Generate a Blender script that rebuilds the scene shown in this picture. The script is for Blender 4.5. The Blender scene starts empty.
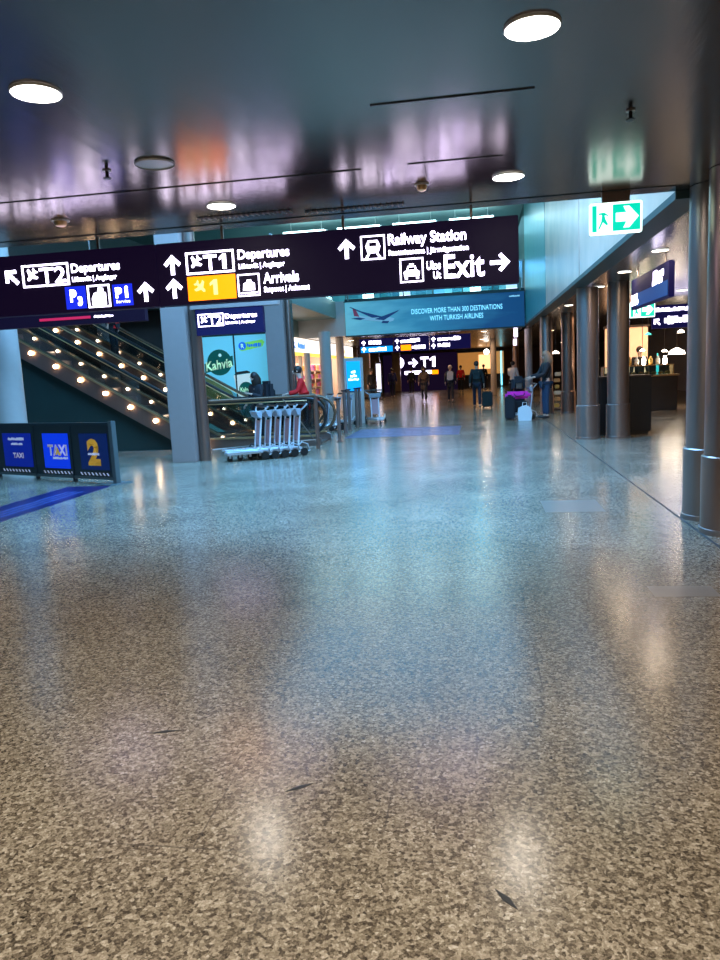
import bpy, bmesh, math, random
from mathutils import Vector, Matrix
PI = math.pi
random.seed(7)
SC = bpy.context.scene
COL = SC.collection

# ------------------------------------------------------------------ camera, world, light, exposure
cd = bpy.data.cameras.new('camera'); cam = bpy.data.objects.new('camera', cd); COL.objects.link(cam)
R = Matrix(((0.986841876, 0.025029819, 0.159739224), (0.154261281, 0.150237073, -0.976540977), (-0.048441397, 0.988333107, 0.144399103)))
cam.matrix_world = Matrix.Translation((0, 0, 1.5)) @ R.to_4x4()
cd.sensor_fit = 'VERTICAL'; cd.sensor_height = 36; cd.lens = 36*728/960; cd.clip_end = 200
SC.camera = cam
w = bpy.data.worlds.new('world'); SC.world = w; w.use_nodes = True
w.node_tree.nodes['Background'].inputs[0].default_value = (.35, .6, .75, 1)
w.node_tree.nodes['Background'].inputs[1].default_value = .05
SC.view_settings.view_transform = 'Standard'; SC.view_settings.look = 'None'
SC.view_settings.gamma = 1; SC.view_settings.use_curve_mapping = False
SC.view_settings.exposure = 0.0

def area(name, loc, sx, sy, power, col, rot=(0, 0, 0), spread=180, disk=False):
    l = bpy.data.lights.new(name, 'AREA'); l.energy = power; l.color = col
    l.shape = 'DISK' if disk else 'RECTANGLE'; l.size = sx
    if not disk: l.size_y = sy
    l.spread = math.radians(spread)
    o = bpy.data.objects.new(name, l); o.location = loc; o.rotation_euler = rot; COL.objects.link(o); return o
# daylight through the roof of the atrium, dusk blue-green
area('atrium_skylight_glow', (-2.4, 10.8, 7.33), 7.4, 5.2, 2700, (.17, .49, 1))
area('atrium_skylight_glow', (-2.4, 21, 7.33), 7.4, 9, 330, (.14, .55, 1))
area('escalator_hall_glow', (-10, 12.0, 7.33), 5, 5, 240, (.12, .52, 1))
area('gallery_glow', (-1.8, 32, 7.2), 9, 4, 220, (.3, .8, 1))
area('hall_warm_fill', (-1.2, -2.2, 2.97), 9, 5.5, 150, (1, .84, .66))  # unseen warm fill added behind the camera to brighten the near floor

# ------------------------------------------------------------------ materials
def nodes(m):
    nt = m.node_tree; return nt, nt.nodes, nt.links, nt.nodes['Principled BSDF']
def mat(name, col, rough=.5, metal=0, emit=None, es=0, var=0, scale=8, bump=0, stretch=(1, 1, 1), spec=.5, alpha=1):
    m = bpy.data.materials.new(name); m.use_nodes = True
    nt, N, L, b = nodes(m)
    b.inputs['Base Color'].default_value = (*col, 1); b.inputs['Roughness'].default_value = rough
    b.inputs['Metallic'].default_value = metal; b.inputs['Specular IOR Level'].default_value = spec
    if emit: b.inputs['Emission Color'].default_value = (*emit, 1); b.inputs['Emission Strength'].default_value = es
    tc = N.new('ShaderNodeTexCoord'); mp = N.new('ShaderNodeMapping'); mp.inputs['Scale'].default_value = stretch
    L.new(tc.outputs['Object'], mp.inputs['Vector'])
    nz = N.new('ShaderNodeTexNoise'); nz.inputs['Scale'].default_value = scale; nz.inputs['Detail'].default_value = 4
    L.new(mp.outputs[0], nz.inputs['Vector'])
    if var:
        mx = N.new('ShaderNodeMix'); mx.data_type = 'RGBA'
        mx.inputs[6].default_value = (*[c*(1-var) for c in col], 1); mx.inputs[7].default_value = (*[min(1, c*(1+var)) for c in col], 1)
        L.new(nz.outputs[0], mx.inputs[0]); L.new(mx.outputs[2], b.inputs['Base Color'])
    if bump:
        bp = N.new('ShaderNodeBump'); bp.inputs['Strength'].default_value = bump; bp.inputs['Distance'].default_value = .02
        L.new(nz.outputs[0], bp.inputs['Height']); L.new(bp.outputs[0], b.inputs['Normal'])
    return m
def glow(name, col, s): return mat(name, [c*.5 for c in col], .5, emit=col, es=s)
def glass(name, tint=(.7, .9, .95), refl=.12):
    m = bpy.data.materials.new(name); m.use_nodes = True; nt = m.node_tree; N = nt.nodes; L = nt.links
    N.remove(N['Principled BSDF']); o = N['Material Output']
    t = N.new('ShaderNodeBsdfTransparent'); t.inputs[0].default_value = (*tint, 1)
    g = N.new('ShaderNodeBsdfGlossy'); g.inputs['Roughness'].default_value = .05
    mx = N.new('ShaderNodeMixShader'); mx.inputs[0].default_value = refl
    L.new(t.outputs[0], mx.inputs[1]); L.new(g.outputs[0], mx.inputs[2]); L.new(mx.outputs[0], o.inputs[0]); return m

def terrazzo(name):
    m = bpy.data.materials.new(name); m.use_nodes = True; nt, N, L, b = nodes(m)
    tc = N.new('ShaderNodeTexCoord')
    v1 = N.new('ShaderNodeTexVoronoi'); v1.inputs['Scale'].default_value = 80; L.new(tc.outputs['Object'], v1.inputs['Vector'])
    v2 = N.new('ShaderNodeTexVoronoi'); v2.inputs['Scale'].default_value = 170; L.new(tc.outputs['Object'], v2.inputs['Vector'])
    s1 = N.new('ShaderNodeSeparateColor'); L.new(v1.outputs['Color'], s1.inputs[0])
    s2 = N.new('ShaderNodeSeparateColor'); L.new(v2.outputs['Color'], s2.inputs[0])
    r1 = N.new('ShaderNodeValToRGB'); cr = r1.color_ramp; cr.interpolation = 'LINEAR'
    for p, c in ((0, (.035, .027, .02)), (.25, (.10, .078, .053)), (.5, (.22, .18, .127)), (.8, (.38, .325, .245)), (1, (.58, .52, .43))):
        e = cr.elements[0] if p == 0 else (cr.elements[len(cr.elements)-1] if p == 1 else cr.elements.new(p)); e.position = p; e.color = (*c, 1)
    md = N.new('ShaderNodeMix'); md.inputs[0].default_value = .38
    L.new(s1.outputs[0], md.inputs[2]); L.new(s2.outputs[0], md.inputs[3]); 
    # blotches of large scale wear
    nz = N.new('ShaderNodeTexNoise'); nz.inputs['Scale'].default_value = .9; nz.inputs['Detail'].default_value = 5; L.new(tc.outputs['Object'], nz.inputs['Vector'])
    ad = N.new('ShaderNodeMath'); ad.operation = 'MULTIPLY_ADD'; ad.inputs[1].default_value = .45; ad.inputs[2].default_value = -.22
    L.new(nz.outputs[0], ad.inputs[0]); a2 = N.new('ShaderNodeMath'); a2.operation = 'ADD'; L.new(ad.outputs[0], a2.inputs[0]); L.new(md.outputs[0], a2.inputs[1])
    L.new(a2.outputs[0], r1.inputs[0])
    # slab joints every 60 cm, faint and broken
    br = N.new('ShaderNodeTexBrick'); br.inputs['Scale'].default_value = 1; br.offset = .5
    br.inputs['Brick Width'].default_value = .61; br.inputs['Row Height'].default_value = .61; br.inputs['Mortar Size'].default_value = .0035; br.inputs['Mortar Smooth'].default_value = .2
    mp = N.new('ShaderNodeMapping'); mp.inputs['Location'].default_value = (.03, .39, 0); L.new(tc.outputs['Object'], mp.inputs[0]); L.new(mp.outputs[0], br.inputs['Vector'])
    n3 = N.new('ShaderNodeTexNoise'); n3.inputs['Scale'].default_value = 1.7; L.new(tc.outputs['Object'], n3.inputs['Vector'])
    rr = N.new('ShaderNodeMapRange'); rr.inputs[1].default_value = .45; rr.inputs[2].default_value = .6; rr.inputs[4].default_value = .6; L.new(n3.outputs[0], rr.inputs[0])
    mu = N.new('ShaderNodeMath'); mu.operation = 'MULTIPLY'; L.new(br.outputs['Fac'], mu.inputs[0]); L.new(rr.outputs[0], mu.inputs[1])
    mx = N.new('ShaderNodeMix'); mx.data_type = 'RGBA'; mx.inputs[7].default_value = (.06, .05, .04, 1)
    L.new(mu.outputs[0], mx.inputs[0]); L.new(r1.outputs[0], mx.inputs[6]); L.new(mx.outputs[2], b.inputs['Base Color'])
    b.inputs['Roughness'].default_value = .17; b.inputs['Specular IOR Level'].default_value = .6
    rg = N.new('ShaderNodeMapRange'); rg.inputs[3].default_value = .17; rg.inputs[4].default_value = .24; L.new(nz.outputs[0], rg.inputs[0]); L.new(rg.outputs[0], b.inputs['Roughness'])
    n4 = N.new('ShaderNodeTexNoise'); n4.inputs['Scale'].default_value = 9; L.new(tc.outputs['Object'], n4.inputs['Vector'])
    bp = N.new('ShaderNodeBump'); bp.inputs['Strength'].default_value = .02; bp.inputs['Distance'].default_value = .004; L.new(n4.outputs[0], bp.inputs['Height']); L.new(bp.outputs[0], b.inputs['Normal'])
    return m
def gallery_pattern(name, c1, c2, s, e):
    m = bpy.data.materials.new(name); m.use_nodes = True; nt, N, L, b = nodes(m)
    tc = N.new('ShaderNodeTexCoord'); v = N.new('ShaderNodeTexVoronoi'); v.distance = 'CHEBYCHEV'; v.inputs['Scale'].default_value = s
    L.new(tc.outputs['Object'], v.inputs['Vector']); sp = N.new('ShaderNodeSeparateColor'); L.new(v.outputs['Color'], sp.inputs[0])
    r = N.new('ShaderNodeValToRGB'); r.color_ramp.elements[0].color = (*c1, 1); r.color_ramp.elements[1].color = (*c2, 1)
    r.color_ramp.elements[0].position = .3; L.new(sp.outputs[0], r.inputs[0])
    L.new(r.outputs[0], b.inputs['Base Color']); L.new(r.outputs[0], b.inputs['Emission Color']); b.inputs['Emission Strength'].default_value = e
    return m

M = dict(
    floor=terrazzo('polished_terrazzo'),
    ceil=mat('satin_metal_ceiling', (.135, .098, .082), .2, .85, bump=.12, scale=3, stretch=(2.2, .35, 1)),
    aisleceil=mat('dark_metal_ceiling', (.16, .14, .13), .25, .7, bump=.1, scale=2),
    tile=mat('replacement_slab', (.22, .19, .155), .3, var=.15, scale=60),
    groove=mat('dark_joint', (.03, .03, .03), .5),
    steel=mat('brushed_steel', (.36, .30, .27), .34, .9, var=.08, scale=4, stretch=(6, 6, .3)),
    steelbr=mat('bronze_steel', (.32, .22, .18), .3, .85, var=.08, scale=4, stretch=(6, 6, .3)),
    greyp=mat('grey_painted_panel', (.33, .25, .22), .55, var=.05),
    bluecol=mat('pale_column_paint', (.46, .42, .38), .45, var=.06),
    teal=mat('teal_grey_cladding', (.14, .2, .18), .4, var=.12, scale=2),
    bulk=mat('atrium_fascia_panel', (.66, .38, .27), .35, .0, var=.5, scale=1.1, stretch=(1, 1, .8)),
    bulkteal=mat('teal_fascia_panel', (.03, .24, .24), .3, .1, var=.3, scale=2),
    darkteal=mat('dark_green_wall', (.018, .038, .032), .5, var=.2, scale=2),
    dark=mat('near_black', (.012, .012, .014), .4),
    darkb=mat('dark_brown_wall', (.06, .04, .03), .5, var=.3, scale=2),
    wall=mat('dim_wall', (.16, .16, .17), .6, var=.1),
    wood=mat('warm_wood_cladding', (.26, .17, .09), .4, var=.5, scale=3, stretch=(8, 8, .2)),
    slab=mat('gallery_slab', (.14, .2, .2), .5),
    sky=glow('skylight_glass', (.2, .62, 1), .9),
    strip=glow('cool_tube_light', (.6, .95, 1), 9),
    lamp=glow('downlight_white', (1, .97, .9), 8),
    warml=glow('warm_bulb', (1, .66, .36), 40),
    warmw=glow('warm_white_bulb', (1, .82, .62), 20),
    warmwall=mat('plaster_painted_glow', (.8, .55, .36), .6, emit=(1, .5, .26), es=.85, var=.15, scale=1),  # plaster emits, standing in for the lamp light on the cafe wall
    rim=mat('lamp_rim', (.5, .5, .5), .35, .3),
    signbody=mat('sign_black', (.004, .003, .01), .6, emit=(.02, .008, .05), es=.25, spec=.15),
    signblue=mat('sign_navy', (.006, .006, .03), .6, emit=(.015, .012, .13), es=.35, spec=.15),
    white=glow('sign_white', (.82, .74, 1), 6),
    whites=glow('sign_soft_white', (.8, .8, 1), 1.6),
    blueb=glow('sign_blue', (.01, .03, .9), .95),
    yellow=glow('sign_yellow', (1, .24, .0), 2.4),
    paley=glow('sign_pale_yellow', (1, .8, .3), 1.3),
    red=glow('sign_red', (.8, .02, .10), .6),
    green=glow('exit_green', (0, .62, .42), 1.25),
    exw=glow('exit_white', (.8, 1, .92), 2.2),
    poster=mat('backlit_poster', (.25, .6, .65), .35, emit=(.13, .55, .64), es=.5),
    pgreen=mat('poster_green', (.01, .1, .07), .4, emit=(.0, .13, .08), es=.22),
    plime=mat('poster_lime', (.3, .6, .1), .4, emit=(.2, .75, .08), es=.45),
    pblue=mat('poster_blue', (0, .1, .5), .4, emit=(0, .15, .7), es=.6),
    pcream=mat('poster_cream', (.7, .7, .6), .4, emit=(.7, .8, .65), es=.45),
    pbrown=mat('poster_brown', (.05, .04, .03), .4),
    pleaf=mat('poster_leaf', (.25, .3, .12), .5, emit=(.3, .36, .1), es=.3, var=.5, scale=5),
    ppale=mat('poster_pale_lettering', (.5, .7, .6), .5, emit=(.5, .85, .7), es=.5),
    glass=glass('balustrade_glass'), glassd=glass('smoked_glass', (.72, .76, .76), .07),
    rubber=mat('black_rubber', (.012, .012, .012), .35),
    handrail=mat('brown_handrail', (.16, .09, .05), .25, .3),
    brass=mat('brass_trim', (.75, .48, .24), .28, .8),
    alu=mat('aluminium', (.62, .64, .66), .35, .6),
    cartw=mat('pale_cart_metal', (.72, .76, .80), .35, .3),
    adpink=mat('faded_pink_panel', (.45, .25, .26), .5), adgrey=mat('grey_panel', (.35, .4, .45), .5),
    barrier=mat('barrier_dark_frame', (.018, .028, .03), .45),
    barpost=mat('barrier_end_post', (.09, .12, .12), .4),
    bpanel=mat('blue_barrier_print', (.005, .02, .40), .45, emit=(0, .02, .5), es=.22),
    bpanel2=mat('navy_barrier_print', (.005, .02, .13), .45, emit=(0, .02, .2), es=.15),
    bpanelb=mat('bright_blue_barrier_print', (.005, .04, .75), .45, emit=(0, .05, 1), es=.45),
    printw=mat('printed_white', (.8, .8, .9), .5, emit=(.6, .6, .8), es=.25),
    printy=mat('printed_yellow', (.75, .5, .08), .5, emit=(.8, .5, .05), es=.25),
    matb=mat('blue_floor_print', (.008, .012, .075), .3, var=.3, scale=6), matc=mat('slate_floor_print', (.06, .08, .16), .3, var=.5, scale=5), matq=mat('light_floor_print', (.2, .22, .34), .3),
    matp=mat('pale_floor_print', (.06, .09, .28), .3, var=.6, scale=9),
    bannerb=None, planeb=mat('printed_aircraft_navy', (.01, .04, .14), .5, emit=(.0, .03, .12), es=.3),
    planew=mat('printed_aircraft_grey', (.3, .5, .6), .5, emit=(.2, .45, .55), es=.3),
    planer=mat('printed_aircraft_red', (.5, .05, .1), .5),
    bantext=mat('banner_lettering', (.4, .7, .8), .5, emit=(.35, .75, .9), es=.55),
    lcd=glow('screen_blue', (.0, .35, 1), 1.2), beige=mat('beige_frame', (.55, .48, .42), .5),
    shopw=glow('shop_fascia_light', (1, .9, .8), 1.9), shopy=glow('shop_fascia_yellow', (1, .68, .12), 1.3),
    shopb=glow('shop_blue_letters', (.1, .35, .9), 1), shopin=mat('shop_interior', (.85, .7, .6), .6),
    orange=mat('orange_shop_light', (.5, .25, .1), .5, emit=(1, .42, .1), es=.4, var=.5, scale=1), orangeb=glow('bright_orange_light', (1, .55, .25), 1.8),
    skin=mat('skin', (.6, .38, .28), .5), hairb=mat('dark_hair', (.02, .014, .01), .5), hairl=mat('brown_hair', (.34, .19, .11), .5, var=.4, scale=30),
    hairw=mat('blond_hair', (.6, .5, .38), .5), black=mat('black_cloth', (.012, .012, .016), .8), navy=mat('navy_cloth', (.008, .013, .03), .8),
    tealc=mat('dark_teal_coat', (.006, .02, .022), .8), jeans=mat('blue_jeans', (.02, .045, .09), .8, var=.2, scale=12), redc=mat('red_coat', (.75, .01, .01), .8), brownc=mat('brown_coat', (.10, .065, .045), .8),
    creamc=mat('cream_shirt', (.65, .55, .47), .8), greyc=mat('grey_cloth', (.5, .5, .5), .8), blueb2=mat('deep_blue_jacket', (.015, .02, .12), .8),
    magenta=mat('magenta_bag', (.8, .02, .45), .6), whitebag=mat('white_plastic_bag', (.75, .8, .8), .5), shoe=mat('dark_shoe', (.02, .02, .02), .4),
    aisleblue=glow('aisle_sign_blue', (.0, .09, .40), .5), pastry=mat('pastry', (.6, .33, .12), .6, var=.4, scale=20),
    tealglow=glow('teal_lamp', (.05, .6, .55), 1.5), cyanglow=glow('cyan_screen', (.2, .8, 1), 3),
    goods=[mat('goods_red', (.6, .05, .08), .5), mat('goods_pink', (.8, .25, .6), .5), mat('goods_cream', (.8, .7, .5), .5), mat('goods_violet', (.4, .15, .6), .5), mat('goods_gold', (.7, .45, .1), .4)],
    gal=gallery_pattern('lit_gallery_windows', (.0, .12, .17), (.35, .95, 1), 1.1, .8),
)

# ------------------------------------------------------------------ mesh helpers
class B:
    def __init__(s): s.b = bmesh.new()
    def box(s, x0, x1, y0, y1, z0, z1, bev=0):
        vs = [s.b.verts.new(p) for p in ((x0,y0,z0),(x1,y0,z0),(x1,y1,z0),(x0,y1,z0),(x0,y0,z1),(x1,y0,z1),(x1,y1,z1),(x0,y1,z1))]
        fs = [s.b.faces.new([vs[i] for i in f]) for f in ((0,3,2,1),(4,5,6,7),(0,1,5,4),(1,2,6,5),(2,3,7,6),(3,0,4,7))]
        if bev:
            es = list({e for f in fs for e in f.edges}); bmesh.ops.bevel(s.b, geom=es, offset=bev, segments=2, affect='EDGES')
        return s
    def prism(s, pts, a0, a1, axis='y'):
        # pts: 2D outline; axis y -> (x,z) outline extruded along y; x -> (y,z); z -> (x,y)
        def P(p, a): return (p[0], a, p[1]) if axis == 'y' else ((a, p[0], p[1]) if axis == 'x' else (p[0], p[1], a))
        A = [s.b.verts.new(P(p, a0)) for p in pts]; C = [s.b.verts.new(P(p, a1)) for p in pts]
        n = len(pts); s.b.faces.new(A); s.b.faces.new(C[::-1])
        for i in range(n): s.b.faces.new((A[i], C[i], C[(i+1) % n], A[(i+1) % n]))
        return s
    def tube(s, pts, r, seg=10, cap=True, sq=1):
        pts = [Vector(p) for p in pts]; n = len(pts); rs = r if isinstance(r, (list, tuple)) else [r]*n
        rings = []; up = None
        for i, p in enumerate(pts):
            t = (pts[min(i+1, n-1)]-pts[max(i-1, 0)]).normalized()
            if up is None: up = Vector((0, 0, 1)) if abs(t.z) < .9 else Vector((1, 0, 0))
            a = t.cross(up).normalized(); b2 = a.cross(t).normalized(); up = b2
            rings.append([s.b.verts.new(p+a*math.cos(2*PI*k/seg)*rs[i]+b2*math.sin(2*PI*k/seg)*rs[i]*sq) for k in range(seg)])
        for i in range(n-1):
            for k in range(seg): s.b.faces.new((rings[i][k], rings[i][(k+1) % seg], rings[i+1][(k+1) % seg], rings[i+1][k]))
        if cap: s.b.faces.new(rings[0][::-1]); s.b.faces.new(rings[-1])
        return s
    def lathe(s, prof, c=(0, 0, 0), seg=24, cap=True):
        rings = []
        for r, z in prof: rings.append([s.b.verts.new((c[0]+r*math.cos(2*PI*k/seg), c[1]+r*math.sin(2*PI*k/seg), c[2]+z)) for k in range(seg)])
        for i in range(len(rings)-1):
            for k in range(seg): s.b.faces.new((rings[i][k], rings[i][(k+1) % seg], rings[i+1][(k+1) % seg], rings[i+1][k]))
        if cap: s.b.faces.new(rings[0][::-1]); s.b.faces.new(rings[-1])
        return s
    def ball(s, c, r, sc=(1, 1, 1), u=14, v=10, rot=None):
        mt = Matrix.Translation(c) @ (rot.to_4x4() if rot else Matrix()) @ Matrix.Diagonal((*sc, 1))
        bmesh.ops.create_uvsphere(s.b, u_segments=u, v_segments=v, radius=r, matrix=mt); return s
    def obj(s, name, m, parent=None, smooth=False):
        bmesh.ops.recalc_face_normals(s.b, faces=s.b.faces)
        me = bpy.data.meshes.new(name); s.b.to_mesh(me); s.b.free(); me.materials.append(m)
        if smooth:
            for p in me.polygons: p.use_smooth = True
            me.set_sharp_from_angle(angle=math.radians(40))
        o = bpy.data.objects.new(name, me); COL.objects.link(o)
        if parent: o.parent = parent
        return o
def tag(o, label, cat, group=None, kind=None):
    o['label'] = label; o['category'] = cat
    if group: o['group'] = group
    if kind: o['kind'] = kind
    return o
def thing(name, label, cat, loc=(0, 0, 0), rz=0, group=None):
    o = bpy.data.objects.new(name, None); COL.objects.link(o); o.empty_display_size = .1
    o.location = loc; o.rotation_euler = (0, 0, rz); return tag(o, label, cat, group)
def struct(name, b, m, parent=None, smooth=False):
    o = b.obj(name, m, parent, smooth); o['kind'] = 'structure'; return o
def dup(root, loc, rz, label, group=None):
    r = root.copy(); COL.objects.link(r); r.location = loc; r.rotation_euler = (0, 0, rz); r['label'] = label
    if group: r['group'] = group
    for ch in list(root.children):
        c = ch.copy(); COL.objects.link(c); c.parent = r
        for g in ch.children:
            d = g.copy(); COL.objects.link(d); d.parent = c
    return r
def text(s, x0, x1, z0, z1, y, m, parent, name='lettering', bold=.012, flip='y'):
    """raised lettering fitted in a box on a face looking to -y (or lying flat when flip='z': z is y)"""
    cu = bpy.data.curves.new('t', 'FONT'); cu.body = s; cu.offset = bold; cu.extrude = .0; cu.resolution_u = 3
    o = bpy.data.objects.new('t', cu); COL.objects.link(o); bpy.context.view_layer.update()
    me = bpy.data.meshes.new_from_object(o.evaluated_get(bpy.context.evaluated_depsgraph_get()))
    bpy.data.objects.remove(o)
    xs = [v.co.x for v in me.vertices]; ys = [v.co.y for v in me.vertices]
    sx = (x1-x0)/(max(xs)-min(xs)); sy = (z1-z0)/(max(ys)-min(ys)); mx, my = min(xs), min(ys)
    bm = bmesh.new(); bm.from_mesh(me)
    for v in bm.verts:
        a = x0+(v.co.x-mx)*sx; c = z0+(v.co.y-my)*sy
        v.co = (a, y, c) if flip == 'y' else (a, c, y)
    bmesh.ops.solidify(bm, geom=bm.faces[:], thickness=.004)
    bm.to_mesh(me); bm.free(); me.materials.clear(); me.materials.append(m)
    q = bpy.data.objects.new(name, me); COL.objects.link(q)
    if parent: q.parent = parent
    return q
def marks(b, x0, x1, z0, z1, y, seed=1, th=.006, axis='y', dens=1.6):
    """a row of irregular small strokes where the writing is too blurred to read"""
    rnd = random.Random(seed); h = z1-z0; x = x0
    while x < x1-h*.2:
        w_ = h*rnd.uniform(.3, .75)/dens*1.6; w_ = min(w_, x1-x); a = z0+h*rnd.choice((0, 0, .05, .15)); c = z1-h*rnd.choice((0, .25, .3, .05))
        if axis == 'y': b.box(x, x+w_*.8, y-th, y, a, c)
        else: b.box(x, x+w_*.8, a, c, y, y+th)
        x += w_
    return b
def arrow_pts(cx, cz, s, ang):
    # up arrow outline, size s, rotated ang
    P = [(0, .5), (.46, .06), (.34, -.08), (.1, .14), (.1, -.5), (-.1, -.5), (-.1, .14), (-.34, -.08), (-.46, .06)]
    ca, sa = math.cos(ang), math.sin(ang)
    return [(cx+s*(x*ca-z*sa), cz+s*(x*sa+z*ca)) for x, z in P]
def plane_pts(cx, cz, s, ang=0):
    P = [(.52, .0), (.42, .11), (.2, .11), (-.02, .48), (-.2, .48), (-.1, .11), (-.28, .10), (-.38, .22), (-.5, .22), (-.42, 0), (-.5, -.22), (-.38, -.22), (-.28, -.10), (-.1, -.11), (-.2, -.48), (-.02, -.48), (.2, -.11), (.42, -.11)]
    ca, sa = math.cos(ang), math.sin(ang)
    return [(cx+s*(x*ca-z*sa), cz+s*(x*sa+z*ca)) for x, z in P]
def ring(b, x0, x1, z0, z1, y, t, th=.006):
    b.box(x0, x1, y-th, y, z1-t, z1).box(x0, x1, y-th, y, z0, z0+t).box(x0, x0+t, y-th, y, z0+t, z1-t).box(x1-t, x1, y-th, y, z0+t, z1-t); return b

# ------------------------------------------------------------------ the setting
struct('floor', B().box(-14, 12, -6, 64, -.1, 0), M['floor'])
struct('ceiling', B().box(-14, 12, -6, 7.3, 3.0, 3.25), M['ceil'])
struct('ceiling_aisle', B().box(1.95, 12, 7.3, 64, 3.0, 3.2), M['aisleceil'])
struct('ceiling_corridor', B().box(-14, 1.95, 28.1, 64, 3.0, 3.3), M['aisleceil'])
b = B()
struct('ceiling_atrium', b.box(-14, 2.1, 7.3, 36.2, 7.45, 7.6), M['slab'])
struct('wall_back', B().box(-14, 12, -6.2, -6, 0, 3.2), M['wall'])
struct('wall_left', B().box(-14.2, -14, -6, 64, 0, 7.5), M['wall'])
struct('wall_right', B().box(12, 12.2, -6, 64, 0, 3.2), M['darkb'])
struct('wall_end', B().box(-14, 12, 64, 64.2, 0, 3.2), M['darkb'])
struct('wall_atrium_front', B().box(-14, 2, 7.3, 7.45, 3.25, 7.45), M['teal'])
struct('wall_gallery_end', B().box(-14, 2, 36, 36.2, 3.3, 7.45), M['gal'])
# fascia between atrium and right aisle, panels with open dark joints
ys = [7.45, 13.87, 20.2, 28.1]
struct('wall_fascia', B().box(1.93, 2.05, 7.3, 36, 3.0, 7.45), M['darkteal'])
for i in range(3):
    struct('trim_%d' % (i+1), B().box(1.88, 1.93, ys[i]+.05, ys[i+1]-.05, 3.02, 7.4), M['bulk'] if i < 2 else M['bulkteal'])
struct('trim_4', B().box(1.84, 2.12, 7.3, 28.1, 2.93, 3.0), M['darkteal'])
struct('trim_5', B().box(1.87, 1.895, -6, 64, -.004, .001), M['groove'])     # expansion joint in the floor
# ceiling sheet seams, shallow ribs
for i, (x0, x1, y) in enumerate(((-.55, .36, 4.35), (-.45, .24, 5.6), (-6, -.8, 5.62), (-9, 1.8, 7.05))):
    struct('trim_%d' % (6+i), B().box(x0, x1, y, y+.006, 2.994, 3.0), M['groove'])
# lighter replaced slabs in the floor
for i, (x0, x1, y0, y1) in enumerate(((.68, 1.27, 7.53, 8.2), (1.1, 1.5, 4.72, 4.95))):
    struct('trim_%d' % (10+i), B().box(x0, x1, y0, y1, -.003, .0015), M['tile'])
for i, (x, y, a, l) in enumerate(((-1.37, 2.8, .3, .14), (-.68, 2.42, .6, .12), (.05, 1.91, -.9, .10))):
    c, s_ = math.cos(a), math.sin(a); q = .012
    struct('trim_%d' % (12+i), B().prism([(x-c*l/2, y-s_*l/2), (x+s_*q, y-c*q), (x+c*l/2, y+s_*l/2), (x-s_*q, y+c*q)], -.002, .0012, 'z'), M['groove'])
# atrium skylights
k = 1
for (x0, x1) in ((-5.8, -3.6), (-3.3, -1.1), (-.8, 1.4)):
    for (y0, y1) in ((9, 14), (14.6, 19.6), (20.2, 26.8)):
        wn = struct('window_%d' % k, B().box(x0, x1, y0, y1, 7.41, 7.44), M['sky']); k += 1
        fr = B()
        for q in range(4): yy = y0+(y1-y0)*q/3; fr.box(x0-.04, x1+.04, yy-.04, yy+.04, 7.35, 7.41)
        fr.box(x0-.05, x0+.03, y0, y1, 7.35, 7.41).box(x1-.03, x1+.05, y0, y1, 7.35, 7.41)
        fr.obj('window_frame', M['teal'], wn)
# bridge with the gallery above
struct('wall_bridge', B().box(-14, 1.88, 28.12, 36, 3.3, 4.2), M['slab'])
struct('trim_15', B().box(-4.85, 1.86, 28.05, 28.2, 4.2, 4.32), M['darkteal'])
# left balcony and its recess
struct('wall_balcony', B().box(-5.35, -5.2, 19.4, 28.05, 3.62, 4.25), M['teal'])
struct('ceiling_balcony', B().box(-14, -5.35, 19.4, 28.05, 3.62, 3.8), M['teal'])
struct('wall_recess', B().box(-6.95, -6.7, 20.2, 28.1, 3.0, 3.62), M['teal'])
struct('wall_recess_end', B().box(-6.7, -4.86, 28.0, 28.12, 2.95, 4.25), M['bluecol'])
struct('wall_escalator_back', B().box(-14, -7.6, 20.6, 20.75, 0, 3.62), M['darkb'])
struct('wall_poster_side', B().box(-7.62, -5.0, 20.1, 20.3, 0, 3.62), M['darkteal'])
struct('ceiling_escalator', B().box(-14, -6.8, 13.4, 20.6, 6.9, 7.0), M['slab'])
# far corridor walls
struct('wall_corridor_left', B().box(-9.3, -9.1, 40.5, 64, 0, 3), M['darkb'])
b = B()
struct('wall_aisle_right', B().box(9.5, 9.7, 7, 64, 0, 3), M['darkb'])
struct('trim_16', B().box(-5.1, -3.45, 12.95, 13.12, 2.8, 2.93), M['greyp'])  # lintel

# ------------------------------------------------------------------ lamps in the ceilings
def downlight(x, y, z, label, r=.122, power=60, col=(1, .93, .82), group='round downlights in the low ceiling', lit=True, ms=None):
    t = thing('downlight', label, 'ceiling light', (x, y, z), 0, group)
    b = B(); seg = 28
    b.lathe([(r, -.001), (r+.006, -.001), (r+.005, -.008), (r, -.014), (r, -.001)], seg=seg, cap=False); b.obj('rim', M['rim'], t, True)
    B().lathe([(r, -.002), (r, -.006)], seg=seg).obj('diffuser', ms or (M['lamp'] if lit else M['rim']), t)
    if lit and power:
        l = bpy.data.lights.new('downlight_bulb', 'AREA'); l.shape = 'DISK'; l.size = 2*r*.95; l.energy = power; l.color = col
        lo = bpy.data.objects.new('downlight_bulb', l); lo.location = (0, 0, -.008); COL.objects.link(lo); lo.parent = t
    return t
downlight(.29, 3.6, 3, 'round white downlight nearest the top right of the ceiling', power=9)
downlight(-2.17, 3.66, 3, 'round white downlight at the far left top of the ceiling', power=9)
downlight(.3, 6.2, 3, 'small round downlight close to the ceiling edge above the railway sign', power=9)
downlight(-2.13, 6.32, 3, 'small round downlight beside the ceiling slot on the left', power=9)
downlight(-2.14, 5.0, 2.999, 'unlit round fitting between the two left downlights', lit=False, r=.13)
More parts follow.
